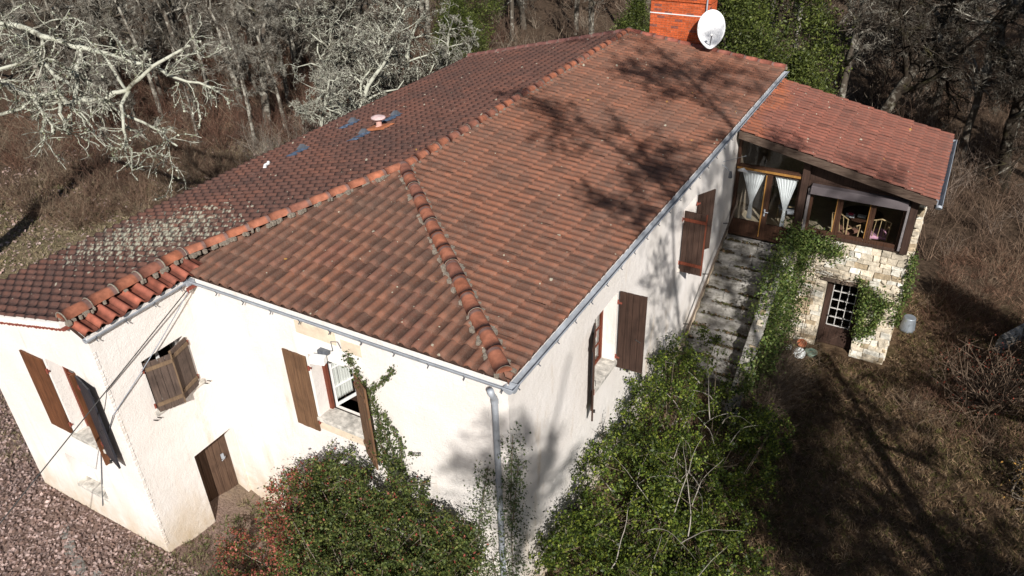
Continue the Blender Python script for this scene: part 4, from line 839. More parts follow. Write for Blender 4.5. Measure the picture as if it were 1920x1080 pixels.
# ------------------------------------------------------------------ the lichened oak on the left, limbs where they reach out
LIMBS = dict(l1=[[-17.33, 2.52, 8.07], [-16.47, 3.07, 7.85], [-15.73, 3.34, 7.7], [-15.09, 3.62, 7.56], [-14.3, 3.7, 7.41], [-13.94, 3.87, 7.31], [-13.52, 4.09, 7.14], [-13.18, 4.51, 6.89], [-12.51, 4.71, 6.77], [-12.1, 4.84, 6.59], [-11.59, 4.94, 6.44], [-11.09, 5.16, 6.27]],
 l2=[[-17.36, 2.01, 7.08], [-16.05, 2.3, 6.83], [-14.82, 2.39, 6.66], [-14.1, 2.56, 6.43], [-13.53, 2.9, 6.36], [-13.15, 3.09, 6.26], [-12.54, 3.35, 6.36], [-12.11, 3.69, 6.48], [-11.79, 3.92, 6.75], [-11.39, 4.32, 7.18], [-10.91, 4.69, 7.4]],
 l3=[[-12.11, 3.69, 6.48], [-11.83, 3.14, 6.06], [-11.61, 2.9, 5.71], [-11.27, 2.67, 5.15]], l4=[[-12.55, 3.3, 6.31], [-12.57, 3.53, 6.05], [-12.04, 3.77, 5.72], [-11.63, 3.87, 5.49], [-11.29, 3.99, 5.19]],
 l5=[[-13.87, 3.97, 7.27], [-13.51, 3.59, 6.85], [-13.2, 3.06, 6.35]], l6=[[-15.21, 3.41, 7.59], [-15.14, 3.68, 6.93], [-14.26, 3.43, 6.63], [-13.38, 3.25, 6.52]], l7=[[-13.42, 4.21, 7.07], [-12.97, 4.11, 6.55], [-12.29, 3.79, 6.45]],
 l8=[[-14.82, 2.39, 6.66], [-14.02, 2.0, 7.22], [-13.35, 2.26, 7.4], [-12.95, 2.43, 7.57]], l9=[[-13.53, 2.9, 6.36], [-13.17, 2.58, 6.13], [-12.93, 2.44, 5.9]], l10=[[-13.9, 2.5, 6.45], [-13.4, 2.39, 6.16], [-13.12, 2.25, 5.81]], l11=[[-14.34, 1.89, 6.12], [-14.04, 2.16, 6.33], [-13.82, 2.62, 6.4]])
RAD = dict(l1=(.085, .025), l2=(.095, .03), l3=(.045, .02), l4=(.045, .02), l5=(.06, .05), l6=(.05, .04), l7=(.04, .03), l8=(.045, .02), l9=(.05, .03), l10=(.045, .03), l11=(.04, .02))
rng = np.random.default_rng(21); segs = []; oak = empty('lichened_oak', (-19.4, 1.2, 0), 'old oak reaching pale lichen crusted limbs in from the left', 'tree')
SPS = [dict(n=6, w=.28, g=-.01, s=.1, k=1.15, a=(30, 75), l=(.4, .7)), dict(n=5, w=.3, g=-.01, s=0, k=.8, a=(25, 70), l=(.4, .7)), dict(n=3, w=.3, g=0, s=0, k=0, a=(25, 60), l=(.4, .6))]
for kk, pts in LIMBS.items():
    pts = [np.array(p) for p in pts]; r0, r1 = RAD[kk]; fine = []
    for i in range(len(pts) - 1):
        for t in (0, .5): fine.append(pts[i] + (pts[i + 1] - pts[i]) * t + rng.normal(0, .035, 3))
    fine.append(pts[-1]); n = len(fine) - 1
    for i in range(n):
        a = r0 + (r1 - r0) * i / n; e = r0 + (r1 - r0) * (i + 1) / n; segs.append((fine[i], fine[i + 1], a, e, 0))
        for _ in range(rng.poisson(.8)):
            dd = rng.normal(size=3); dd[2] *= .7; dd += (fine[i + 1] - fine[i]) * 2.5; dd /= np.linalg.norm(dd); out = []; grow(rng, fine[i], dd, rng.uniform(.5, 1.7), a * .38, 0, out, SPS); segs += [(x[0], x[1], x[2], x[3], x[4] + 1) for x in out]
trk = [np.array(p) for p in ([-19.6, 1.0, -.4], [-19.4, 1.2, 2], [-19.1, 1.4, 4], [-18.6, 1.6, 6], [-17.9, 1.9, 7.1], [-17.36, 2.01, 7.3])]
for i in range(5): segs.append((trk[i], trk[i + 1], .34 - .045 * i, .34 - .045 * (i + 1), 9))
segs.append((trk[3], np.array([-17.33, 2.52, 8.07]), .17, .11, 9)); segs.append((trk[3], np.array([-19.3, 2.4, 9.5]), .16, .08, 9)); segs.append((trk[3], trk[5] + np.array([0, 0, -.2]), .18, .12, 9))
branches('trunk', segs, 'bark_dark', oak, (9,), 12); branches('limbs', segs, 'bark_pale', oak, (0,), 8); branches('branches', segs, 'bark_pale', oak, (1,), 5, .009); branches('fine_branches', segs, 'bark_pale', oak, (2,), 4, .008); branches('twigs', segs, 'bark_grey', oak, (3,), 3, .006)
lichen(segs, 6000, rng, oak, .042, .016, (0, 1, 2))
# ------------------------------------------------------------------ tree kinds
dense = [bare_tree('kind', 31 + i, 4.6, .14, 'bark_pale', SP_DENSE, 1600, .05, name='lichened_tree', twigr=.010) for i in range(3)]
poles = [bare_tree('kind', 41 + i, 8.5, .15, 'bark_grey', SP_POLE, name='slender_tree', twigr=.006) for i in range(3)]
oaks = [bare_tree('kind', 51 + i, 7.0, .22, 'bark_grey', SP_OAK, name='bare_oak', twigr=.006) for i in range(3)]
tall = [bare_tree('kind', 81 + i, 16.5, .085, 'bark_grey', SP_TALL, name='tall_tree', twigr=.009) for i in range(2)]
darks = [bare_tree('kind', 61 + i, 9.0, .24, 'bark_dark', SP_OAK, name='dark_oak', twigr=.006) for i in range(2)]
def evergreen(label, seed, Ht, Rd, n, cols, loc=(0, 0, 0), size=.10, name='evergreen_tree'):
    rng = np.random.default_rng(seed); t = empty(name, (0, 0, 0), label, 'tree'); segs = []; grow(rng, (0, 0, -.3), (0, 0, 1), Ht * .95, .14, 0, segs, SP_POLE); branches('trunk', segs, 'bark_dark', t, (0,), 8); branches('limbs', segs, 'bark_dark', t, (1, 2), 4)
    m_ = 320; th = rng.uniform(0, 2 * math.pi, m_); h = rng.beta(1.5, 1.3, m_); rad = Rd * np.sqrt(rng.uniform(.15, 1, m_)) * np.sin(np.clip(h * 1.02 + .12, 0, 1) * math.pi) ** .6
    Cc = np.stack([rad * np.cos(th), rad * np.sin(th), .4 + h * Ht], 1); wgt = rng.uniform(.3, 1.7, m_); i = rng.choice(m_, n, p=wgt / wgt.sum()); P = Cc[i] + rng.normal(0, .24, (n, 3)) * np.array([1, 1, .8]); V, F = leaf_quads(P, size, rng, .5, .45)
    cm = rng.uniform(.6, 1.3, m_)[i]; C = leaf_cols(n, cols, rng) * np.repeat(cm, 4)[:, None]; np_obj('crown', V, F, 'leaf', t, C); t.location = loc; return t
EG = [(.07, .09, .02), (.095, .12, .025), (.13, .15, .035), (.045, .06, .015)]
ev = [evergreen('kind', 71, 6.2, 2.3, 26000, EG), evergreen('kind', 72, 4.5, 1.7, 16000, EG)]
def place(protos, spots, labels, group, smin=.85, smax=1.15):
    for i, (x, y, *s) in enumerate(spots):
        p = protos[i % len(protos)]; k = s[0] if s else smin + (smax - smin) * ((x * 7.13 + y * 3.71) % 1); loc = (x, y, G(x, y)); rz = (x * 12.9898 + y * 78.233) % 6.28; lab = labels if isinstance(labels, str) else labels[i]
        if not p.get('used'):
            p['used'] = 1; p.location = loc; p.rotation_euler = (0, 0, rz); p.scale = (k, k, k); p['label'] = lab; p['group'] = group
        else:
            c = copy_tree(p, loc, rz, (k, k, k), lab, group)
place(dense, [(-17.3, 14.6, .75), (-17.4, 17.6, 1.0), (-17.0, 20.6, 1.0), (-20.0, 18.6, 1.1), (-20.4, 23.0, 1.1), (-17.2, 24.0, .85)], 'low spreading tree densely covered in pale lichen behind the dark roof slope', 'lichen covered trees behind the roof')
place(ev, [(-3.2, 21.5, 1.0), (-.6, 22.0, .82), (-2.2, 24.8, 1.1), (-5.2, 23.0, .8), (-.4, 18.6, .55)], 'dense dark green evergreen rising behind the brick chimney', 'evergreens behind the chimney')
place(ev, [(-19.5, 29.5, .8), (-24.5, 26.0, .7), (-17.5, 25.5, .6), (-9.6, 29.0, .8)], 'smaller evergreen among the bare trunks left of the chimney', 'evergreens in the wood left of the chimney')
def spots(n, x0, x1, y0, y1, dmin, ok, seed):
    rg = np.random.default_rng(seed); P = []
    for _ in range(n * 40):
        x, y = rg.uniform(x0, x1), rg.uniform(y0, y1)
        if ok(x, y) and all((x - a) ** 2 + (y - c) ** 2 > dmin ** 2 for a, c in P): P.append((x, y))
        if len(P) >= n: break
    return P
edge = lambda x, y: y > 26 + .35 * (x + 20) * (x > -20) or (x < -22 and y > 10 and y > 8 + .5 * (x + 34)) or x < -30
place(poles, spots(75, -58, 0, 10, 58, 2.1, lambda x, y: (edge(x, y) or (x > -20 and y > 27)) and y > 20 + .0 * x and (y > 26 or x < -23), 5), 'slender bare grey tree in the wood behind the house', 'slender trees in the wood behind the house')
place(oaks, spots(50, -58, 2, 9, 52, 3.0, lambda x, y: x < -21.5 and y > 7 or y > 33, 6), 'bare spreading oak in the wood beyond the clearing', 'bare oaks in the wood beyond the clearing')
place(poles, spots(30, -36, -20.5, 9.5, 26, 1.7, lambda x, y: y > 9.5 + .3 * (x + 36), 15), 'thin bare sapling at the edge of the wood left of the roof', 'saplings at the edge of the left wood', .45, .8)
place(oaks, spots(12, -38, -21, 12, 26, 3.0, lambda x, y: 1, 16), 'low bare oak crowding the edge of the left wood', 'low oaks at the edge of the left wood', .6, .95)
place(darks, spots(26, 1.5, 26, 19, 52, 2.2, lambda x, y: y > 20 + .3 * max(0, x - 3) and x > 1.5, 7), 'dark trunked bare oak in the wood behind the sunroom', 'dark oaks behind the sunroom')
place(poles, spots(20, 0, 28, 20, 50, 2.0, lambda x, y: y > 21 + .2 * x, 8), 'thin grey tree between the dark oaks behind the sunroom', 'thin trees behind the sunroom')
# trees on the sunny side whose shade falls on lawn and roof
place(tall, [(11.0, -6.4, 1.45), (12.0, -9.2, 1.4), (11.6, -4.4, 1.15), (11.0, -15.2, 1.1)], 'tall slender tree on the sunny side, its shade on roof and white wall', 'tall trees on the sunny side')
place(oaks, [(9.8, 1.0, 1.1), (12.2, -3.0, 1.25), (12.8, 4.0, 1.1)], 'bare oak on the sunny side of the lawn, its shade on grass and roof', 'bare oaks on the sunny side')
# ------------------------------------------------------------------ undergrowth
def brush(name, label, area, n, hgt, cols, seed, per=16, spread=.35, mat='twig', thick=.006):
    rg = np.random.default_rng(seed); P = []
    while len(P) < n:
        x, y = area(rg); P.append((x, y))
    P = np.array(P); Z = gz(P[:, 0], P[:, 1]); base_ = np.repeat(np.c_[P, Z - .05], per, 0); m_ = len(base_); hh = np.repeat(rg.uniform(.45, 1.3, n) * hgt, per) * rg.uniform(.5, 1.1, m_)
    d = rg.normal(0, spread, (m_, 3)); d[:, 2] = 1; A = base_ + rg.normal(0, .12, (m_, 3)) * np.array([1, 1, 0]); V, F, C, off = [], [], [], 0; cc = np.array(cols)[rg.integers(0, len(cols), n)]; cc = np.repeat(cc, per, 0) * rg.uniform(.6, 1.4, m_)[:, None]; r0 = thick * (1 + hh / 2)
    for s in range(3):
        d = d + rg.normal(0, .28, (m_, 3)); dn_ = d / np.linalg.norm(d, axis=1, keepdims=True); B = A + dn_ * (hh / 3)[:, None]; v, f = seg_tubes(A, B, r0 * (1 - s * .3), r0 * (1 - (s + 1) * .28)); V.append(v); F.append(f + off); C.append(np.repeat(cc, 6, 0)); off += len(v)
        if s:   # side twigs
            e = rg.normal(0, .6, (m_, 3)) + dn_ * .8; e /= np.linalg.norm(e, axis=1, keepdims=True); v, f = seg_tubes(A, A + e * (hh * .3)[:, None], r0 * .45, r0 * .25); V.append(v); F.append(f + off); C.append(np.repeat(cc, 6, 0)); off += len(v)
        A = B
    return tag(np_obj(name, np.concatenate(V), np.concatenate(F), mat, None, np.concatenate(C)), label, kind='stuff', cat='undergrowth')
def ar(x0, x1, y0, y1, ok): 
    def f(rg):
        while 1:
            x, y = rg.uniform(x0, x1), rg.uniform(y0, y1)
            if ok(x, y): return x, y
    return f
brush('undergrowth', 'tangled reddish brown undergrowth at the edge of the left wood', ar(-34, -17.5, 8, 32, lambda x, y: x < -18.5 - .0 * y and (y > 9.5 + .45 * (x + 30) or x < -22)), 1300, 1.5, [(.13, .07, .05), (.17, .095, .065), (.10, .06, .045), (.22, .17, .12)], 91)
brush('undergrowth', 'tangled grey brown undergrowth in the wood behind the house', ar(-58, 4, 24, 56, lambda x, y: 1), 1500, 1.9, [(.13, .09, .065), (.17, .13, .095), (.08, .055, .04), (.21, .17, .13)], 92, per=12, thick=.011)
brush('undergrowth', 'dark brown undergrowth on the slope behind the sunroom', ar(2.5, 24, 17.5, 44, lambda x, y: y > 18 + .1 * x), 1100, 1.6, [(.13, .085, .06), (.17, .115, .08), (.09, .06, .043), (.22, .17, .135)], 93, thick=.006)
brush('undergrowth', 'knee high brown bramble and dead stalks right of the sunroom', ar(5.2, 15, 9.5, 20, lambda x, y: 1), 900, .62, [(.16, .09, .06), (.20, .12, .08), (.11, .065, .045), (.22, .16, .11)], 94, per=18, spread=.8)
brush('undergrowth', 'low dark dead stalks in the shaded lawn', ar(2.4, 9, 1.0, 11, lambda x, y: x > 2.2), 700, .35, [(.15, .10, .07), (.20, .14, .095), (.10, .07, .05)], 95, per=14, spread=.8, thick=.003)
brush('undergrowth', 'brown scrub and dead bracken across the clearing left of the house', ar(-25, -14.5, 5.5, 13, lambda x, y: y > 7.2 or x < -20), 650, .95, [(.15, .095, .065), (.20, .13, .09), (.11, .07, .05), (.25, .19, .13)], 98, per=14, spread=.5)
brush('undergrowth', 'thin bare saplings between the dark roof and the clearing', ar(-21, -12, 9, 16, lambda x, y: x < -13 and y > 10.5 - .3 * (x + 12)), 120, 1.5, [(.25, .22, .18), (.19, .15, .12)], 96, per=9)
# grass
def grass(name, label, area, n, hgt, cols, seed, tuft=7):
    rg = np.random.default_rng(seed); P = np.array([area(rg) for _ in range(n)]); Z = gz(P[:, 0], P[:, 1]); B = np.repeat(np.c_[P, Z - .01], tuft, 0); m_ = len(B); B[:, :2] += rg.normal(0, .045, (m_, 2))
    d = rg.normal(0, .65, (m_, 3)); d[:, 2] = .9; d /= np.linalg.norm(d, axis=1, keepdims=True); L = (rg.uniform(.4, 1.2, m_) * hgt)[:, None]; sd = np.cross(d, rg.normal(size=(m_, 3))); sd /= np.linalg.norm(sd, axis=1, keepdims=True); w = .006
    V = np.stack([B - sd * w, B + sd * w, B + d * L * .6 + sd * w * .7, B + d * L + np.array([0, 0, -.12]) * L], 1).reshape(-1, 3); F = np.arange(m_ * 4).reshape(-1, 4)
    cc = np.array(cols)[rg.integers(0, len(cols), n)]; C = np.repeat(np.repeat(cc, tuft, 0) * rg.uniform(.6, 1.4, m_)[:, None], 4, 0); return tag(np_obj(name, V, F, 'leaf_dry', None, C), label, kind='stuff', cat='grass')
STR = [(.30, .24, .15), (.38, .31, .20), (.22, .17, .10), (.12, .12, .05), (.26, .20, .12)]
grass('grass', 'dry straw coloured grass on the clearing left of the house', ar(-26, -11.2, -2, 16, lambda x, y: 1), 15000, .16, STR, 101)
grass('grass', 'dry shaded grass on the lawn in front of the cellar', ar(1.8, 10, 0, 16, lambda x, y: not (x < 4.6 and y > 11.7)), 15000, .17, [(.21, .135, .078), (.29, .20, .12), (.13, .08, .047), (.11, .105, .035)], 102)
grass('grass', 'tufts of green and dry grass along the foot of the white walls', ar(-7.2, -.6, -2.6, -.1, lambda x, y: not (x < -6.5 and y > -1.95)), 1800, .15, [(.10, .13, .04), (.22, .18, .10), (.14, .12, .06)], 103)
# fallen leaves
def fallen(name, label, area, n, cols, seed, size=.06):
    rg = np.random.default_rng(seed); P = np.array([area(rg) for _ in range(n)]); Z = gz(P[:, 0], P[:, 1]); V, F = leaf_quads(np.c_[P, Z + .015 + rg.uniform(0, .03, n)], size, rg, 2.2, .75); return tag(np_obj(name, V, F, 'leaf_dry', None, leaf_cols(n, cols, rg)), label, kind='stuff', cat='fallen leaves')
LT = [(.31, .22, .19), (.37, .27, .24), (.24, .16, .135), (.19, .125, .10), (.41, .31, .28)]
fallen('fallen_leaves', 'pinkish brown oak leaves thick on the ground below the wing', ar(-16, -5.4, -6, 2.5, lambda x, y: y < -1.95 or x < -10.4), 42000, LT, 111)
fallen('fallen_leaves', 'scattered brown leaves on the clearing', ar(-28, -10.6, 0, 18, lambda x, y: 1), 14000, LT, 112, .09)
fallen('fallen_leaves', 'sparse dark leaves on the shaded lawn', ar(2, 10, 0, 16, lambda x, y: not (x < 4.6 and y > 11.9)), 5000, [(.2, .14, .09), (.13, .09, .06)], 113)
V, F = leaf_quads(STL, .06, rg, 1.4, .8); tag(np_obj('moss_litter', V, F, 'leaf_dry', None, leaf_cols(len(STL), [(.05, .04, .022), (.08, .06, .035), (.07, .075, .025), (.15, .10, .06)], rg)), 'moss and leaf dirt gathered along the stair risers', kind='stuff', cat='moss')
# flat stones along the wing foot
for (x, y, sx_, sy_, rz, lb) in ((-8.3, -2.75, .30, .13, -.5, 'pale flat edging stone below the small lower window'), (-7.75, -2.95, .34, .14, -.45, 'longer pale edging stone half covered by leaves'), (-7.2, -2.95, .26, .12, -.3, 'grey edging stone nearest the wing corner'), (-8.75, -2.55, .22, .10, -.6, 'small edging stone farthest from the wing corner')):
    b = MB(); k = 10; V = [(sx_ * math.cos(a) * random.uniform(.8, 1.1), sy_ * math.sin(a) * random.uniform(.8, 1.1)) for a in np.linspace(0, 2 * math.pi, k, endpoint=False)]
    b.add([(p, q_, -.03) for p, q_ in V] + [(p * .9, q_ * .9, .05 + random.uniform(-.01, .01)) for p, q_ in V], [(i, (i + 1) % k, (i + 1) % k + k, i + k) for i in range(k)] + [tuple(range(k, 2 * k))]); o = b.build('edging_stone', 'step', None); o.location = (x, y, G(x, y) - .025); o.rotation_euler = (0, 0, rz); tag(o, lb, 'stone', 'stones edging the path below the wing')
# ruined wall right of the lawn
rw = MB(); rubble(rw, (7.0, 13.8, 0), (.5, .866), (.866, -.5), 2.4, -1.6, lambda u: -.75 + .25 * math.sin(u * 2.3), rough=.045); tag(rw.build('ruined_wall', 'step', None, bev=.02), 'crumbling low rubble wall overgrown by bramble at the right', 'ruined wall')
# ------------------------------------------------------------------ shrubs and climbers
def shrub(name, label, blobs, n, cols, seed, size=.045, w=None, nb=260, redfn=None, mat='leaf', twigc=(.16, .13, .10), root=None, tips=.13, gap=.0):
    """blobs: (centre, radii). leaves gather round shoot tips inside the blobs' shells"""
    rg = np.random.default_rng(seed); T = []; vol = np.array([b_[1][0] * b_[1][1] * b_[1][2] for b_ in blobs]); pk = rg.choice(len(blobs), nb, p=vol ** .7 / (vol ** .7).sum())
    for k in pk:
        c, r_ = blobs[k]; u = rg.normal(size=3); u /= np.linalg.norm(u); q = np.array(c) + u * np.array(r_) * rg.uniform(.45, 1.12) ** .5; g_ = gz(q[0], q[1])
        q[2] = max(q[2], g_ + .1); T.append(q)
    T = np.array(T); i = rg.integers(0, nb, n); ax = rg.normal(size=(nb, 3)); ax[:, 2] = np.abs(ax[:, 2]) + .5; ax /= np.linalg.norm(ax, axis=1, keepdims=True); t = rg.normal(0, 1, (n, 1))
    P = T[i] + ax[i] * t * tips * 1.6 + rg.normal(0, tips * .45, (n, 3)); keep = (P[:, 1] < .1) | (P[:, 0] > -.1); P = P[keep]; i = i[keep]; n = len(P); V, F = leaf_quads(P, size, rg, .5, .6)
    C = leaf_cols(n, cols, rg, w) * np.repeat(rg.uniform(.7, 1.25, nb)[i], 4)[:, None]
    if redfn is not None:
        m_ = redfn(P, rg); C = C.reshape(n, 4, 3); C[m_] = (np.array([(.30, .07, .05), (.36, .13, .09), (.22, .06, .04)])[rg.integers(0, 3, m_.sum())] * rg.uniform(.7, 1.2, m_.sum())[:, None])[:, None, :]; C = C.reshape(-1, 3)
    c0 = root or np.mean([b_[0] for b_ in blobs], 0); g0 = (float(c0[0]), float(c0[1]), G(c0[0], c0[1])); s = empty(name, g0, label, 'shrub'); np_obj('foliage', V, F, mat, s, C)
    segs = []; rt = np.array([g0[0], g0[1], g0[2] - .05])
    for q in T[:: max(1, nb // 110)]:
        mid = rt + (q - rt) * .5 + rg.normal(0, .2, 3); mid[2] -= .1; ch_ = q + ax[0] * 0; pr = rt + rg.normal(0, .08, 3) * np.array([1, 1, 0])
        segs += [(pr, mid, .022, .013, 0), (mid, ch_, .013, .005, 0)]
        for _ in range(3): segs.append((ch_, ch_ + rg.normal(0, .16, 3), .005, .003, 0))
    Vv, Ff = seg_tubes([x[0] for x in segs], [x[1] for x in segs], [x[2] for x in segs], [x[3] for x in segs], 4); np_obj('stems', Vv, Ff, 'twig', s, np.tile(np.array([twigc]), (len(Vv), 1))); return s
GR = [(.06, .085, .022), (.09, .12, .03), (.035, .05, .014), (.14, .15, .04)]
shrub('cotoneaster', 'large dark green shrub with reddened left side against the front wall', [((-2.9, -1.0, 1.3), (1.2, .8, .95)), ((-1.9, -.75, 1.5), (.9, .65, .95)), ((-3.9, -.8, .8), (.7, .6, .8)), ((-2.4, -.5, 2.35), (.7, .45, .55)), ((-1.7, -.5, 2.2), (.65, .4, .55)), ((-3.2, -.45, 2.15), (.5, .35, .5)), ((-3.9, -.5, 1.8), (.4, .35, .45)), ((-.9, -.5, 1.75), (.4, .4, .5)), ((-3.3, -.8, 1.7), (.9, .5, .65)), ((-4.3, -.7, 1.2), (.5, .45, .6)), ((-1.35, -.9, .9), (.75, .7, .8)), ((-3.9, -.35, 1.55), (.4, .3, .4)), ((-4.9, -1.3, .15), (.8, .5, .35)), ((-2.5, -1.6, .6), (1.5, .7, .7)), ((-1.0, -.6, 1.5), (.55, .5, .8)), ((-3.3, -.5, 1.9), (.6, .35, .4))], 92000, GR, 121, .042, nb=900,
      redfn=lambda P, rg: rg.random(len(P)) < np.clip((-3.55 - P[:, 0]) * .6 + .12, 0.04, .5) * (P[:, 2] > -.5), tips=.085)
YG_ = [(.05, .08, .012), (.085, .12, .016), (.028, .042, .01), (.17, .20, .03)]
shrub('bay_shrub', 'big loose bright green shrub at the foot of the stairs', [((.75, 2.6, .9), (1.0, 1.3, 1.1)), ((.6, 4.6, 1.1), (.8, 1.2, .95)), ((1.5, 3.6, .5), (1.0, 1.3, .95)), ((.55, 6.2, 1.0), (.55, .7, .7)), ((.7, .9, .7), (.85, .9, 1.0)), ((2.3, 5.4, .1), (.75, 1.2, .75)), ((1.6, 1.3, .0), (1.1, 1.0, .85)), ((1.7, 6.8, .0), (.6, .7, .6)), ((2.6, 3.4, -.4), (.8, 1.2, .8)), ((2.3, 1.9, -.5), (.9, .9, .8)), ((2.5, 6.9, -.4), (.5, .8, .5)), ((.6, 7.4, .9), (.45, .6, .6)), ((.35, 6.3, 1.5), (.35, .5, .5)), ((1.2, 7.9, .2), (.4, .5, .4))], 74000, YG_, 122, .05, nb=720, twigc=(.15, .12, .085), tips=.11)
def climber(name, label, paths, n, cols, seed, size=.04, sp=.05, cat='climber', stemc=(.14, .10, .07), loc=None):
    rg = np.random.default_rng(seed); A = []; B = []
    for p in paths:
        for i in range(len(p) - 1): A.append(p[i]); B.append(p[i + 1])
    A = np.array(A, float); B = np.array(B, float); L = np.linalg.norm(B[:, :3] - A[:, :3], axis=1) * (A[:, 3] if A.shape[1] > 3 else 1); i = rg.choice(len(A), n, p=L / L.sum()); t = rg.random((n, 1)); W_ = (A[i, 3:4] if A.shape[1] > 3 else 1)
    P = A[i, :3] + (B[i, :3] - A[i, :3]) * t + rg.normal(0, sp, (n, 3)) * W_; V, F = leaf_quads(P, size, rg, .3, .75); s = empty(name, tuple(loc or paths[0][0][:3]), label, cat); np_obj('leaves', V, F, 'leaf', s, leaf_cols(n, cols, rg)); v, f = seg_tubes(A[:, :3], B[:, :3], np.full(len(A), .009), np.full(len(A), .006), 4); np_obj('stems', v, f, 'twig', s, np.tile(np.array([stemc]), (len(v), 1))); return s
climber('climbing_stem', 'thin leafy shoots climbing the wall beside the open shutter', [[(-2.2, .02, 2.2, 1), (-2.45, .03, 3.0, 1.2), (-2.62, .03, 3.6, 1), (-2.72, .0, 4.0, .9), (-3.05, .03, 4.56, .5)], [(-2.66, .0, 3.95, .7), (-2.4, .0, 4.2, .6), (-2.1, .02, 4.58, .5)], [(-2.2, .0, 2.4, .8), (-2.15, .0, 3.1, .6), (-2.45, .0, 3.6, .7)], [(-2.0, .0, 2.9, .3), (-1.75, -.02, 3.0, .3)], [(-2.6, .0, 3.2, .9), (-2.55, .0, 2.4, 1.2)]], 2600, GR[:3] + [(.13, .15, .06)], 131, .034, .05)
climber('climber_by_the_pipe'.replace('_by_the_pipe', ''), 'straggling green climber on both sides of the downpipe', [[(-.85, -.05, .3, 2), (-.75, -.03, 1.6, 2), (-.62, .0, 2.5, 1.4), (-.5, .03, 3.3, .7)], [(-.1, -.05, -.2, 2), (-.12, .0, 1.6, 2), (-.12, .02, 2.8, 1.3), (-.05, .03, 4.1, .5)], [(-.3, -.1, -.2, 2), (-.45, -.08, 1.4, 2)], [(-.1, .0, 2.2, 1), (.04, .02, 3.6, .4)]], 6500, [(.07, .10, .04), (.10, .13, .05), (.15, .17, .08)], 132, .034, .075)
IV = [(.085, .13, .03), (.13, .18, .045), (.18, .21, .06), (.05, .08, .02)]
climber('ivy', 'green ivy spilling down the sloping wall beside the stairs', [[(1.55, 12.0, 2.05, 1.8), (1.52, 11.0, 1.82, 2.0), (1.52, 10.1, 1.68, 2.0), (1.55, 9.4, 1.05, 1.6)], [(1.6, 8.6, .55, 1.2), (1.7, 7.8, -.1, 1.2)], [(1.72, 11.6, 1.5, 2), (1.72, 10.2, 1.2, 2.4), (1.75, 9.4, .5, 2.6), (1.8, 8.4, -.3, 2.6)], [(1.5, 11.9, 2.1, 1), (1.52, 11.82, 2.42, 1)], [(1.75, 11.8, 1.9, 2.2), (1.9, 11.5, 1.0, 2), (1.9, 11.3, .2, 2), (1.9, 11.1, -.8, 2)], [(1.7, 10.8, 1.3, 2), (1.75, 10.2, .2, 2), (1.8, 9.6, -.8, 2)], [(1.7, 9.8, .6, 2), (1.75, 9.0, -.6, 2.2)]], 15000, IV, 133, .055, .085)
climber('ivy', 'bushy ivy clump under the first sunroom casement', [[(1.7, 11.86, 2.2, 2), (2.1, 11.84, 2.05, 2.2), (2.55, 11.85, 1.95, 1.8), (2.75, 11.88, 1.85, .9)], [(1.9, 11.84, 2.1, 2), (1.85, 11.84, 1.4, 1.6)]], 4200, IV, 134, .05, .075)
climber('ivy', 'ivy hanging over the right jamb of the cellar door', [[(3.3, 11.9, 1.25, 1), (3.6, 11.86, .95, 2), (3.95, 11.86, .75, 2), (4.2, 11.86, .7, 1.5)], [(3.6, 11.88, .9, 1.5), (3.6, 11.86, .2, 1.6), (3.68, 11.88, -.5, .9)], [(4.0, 11.88, .7, 1.6), (3.95, 11.88, .1, 1.1), (3.85, 11.9, -.3, .8)]], 3600, IV, 135, .05, .06)
climber('ivy', 'narrow ivy strip on the right corner of the stone cellar', [[(4.42, 11.95, 2.2, 1), (4.45, 11.95, 1.7, 1.2), (4.45, 11.98, .9, 1), (4.4, 11.95, .1, .6)]], 1300, IV, 136, .05, .06)
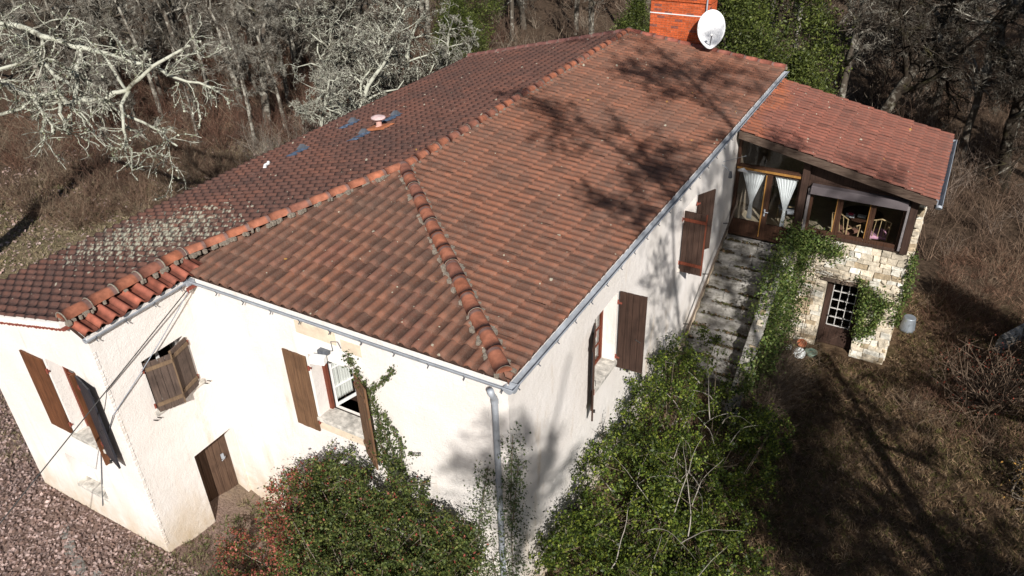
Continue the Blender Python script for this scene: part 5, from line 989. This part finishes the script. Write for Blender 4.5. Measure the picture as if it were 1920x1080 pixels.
climber('dead_vine', 'bare brown vine tangled over the cellar door lintel', [[(1.9, 11.9, 1.3, 1), (2.3, 11.86, 1.25, 1), (2.8, 11.86, 1.15, 1), (3.4, 11.88, 1.05, 1)], [(2.0, 11.88, 1.1, 1), (2.5, 11.85, 1.3, 1), (3.1, 11.86, 1.1, 1), (3.7, 11.88, 1.2, 1)], [(2.1, 11.87, 1.45, 1), (2.35, 11.84, 1.1, 1), (2.25, 11.88, .2, 1), (2.3, 11.88, -.9, 1)], [(2.0, 11.85, 1.2, 1), (2.4, 11.83, 1.05, 1), (2.9, 11.85, 1.25, 1)]], 160, [(.2, .14, .09)], 137, .04, .05)
arch = []
rg = np.random.default_rng(77)
for k_ in range(34):
    p = np.array([rg.uniform(.5, 2.2), rg.uniform(.8, 6.5), rg.uniform(.2, .9)]); d = rg.normal(0, .5, 3); d[2] = abs(d[2]) + .55; d /= np.linalg.norm(d); Ls = rg.uniform(.9, 1.9)
    for i in range(9): q = p + d * Ls / 9; arch.append((p, q, .013 * (1 - i / 10), .013 * (1 - (i + 1) / 10))); d = d + np.array([rg.normal(0, .12), rg.normal(0, .12), -.13]); d /= np.linalg.norm(d); p = q
v, f = seg_tubes([a[0] for a in arch], [a[1] for a in arch], [a[2] for a in arch], [a[3] for a in arch], 4); np_obj('bare_branches', v, f, 'twig', bpy.data.objects['bay_shrub'], np.tile(np.array([(.30, .27, .23)]), (len(v), 1)))
brush('undergrowth', 'dead bramble stems matted on the ivy wall', lambda rg: (rg.uniform(1.68, 2.15), rg.uniform(7.6, 10.8)), 110, 1.5, [(.2, .15, .11), (.14, .10, .07)], 97, per=16, spread=.6, thick=.004)
shrub('rose_bush', 'thorny bush with a few red hips at the right of the lawn', [((6.4, 10.9, -.2), (.9, 1.2, .75)), ((7.4, 11.6, -.1), (.8, .9, .7))], 900, [(.25, .05, .03), (.16, .11, .07)], 141, .035, nb=240, mat='leaf_dry', twigc=(.17, .12, .085))
evh = copy_tree(ev[1], (10.0, 10.4, G(10, 10.4)), 1.0, (1.1, 1.1, 1.1), 'unseen evergreen added past the right edge to shade the foot of the sunroom', 'unseen evergreens added right of the sunroom')  # out of view, put in to darken the ground beside the sunroom
shrub('yellow_shrub', 'low shrub with yellowed leaves at the right edge', [((8.0, 8.3, -.5), (.6, .8, .5))], 1600, [(.30, .16, .04), (.22, .14, .05), (.12, .09, .04)], 142, .045, nb=90, mat='leaf_dry')
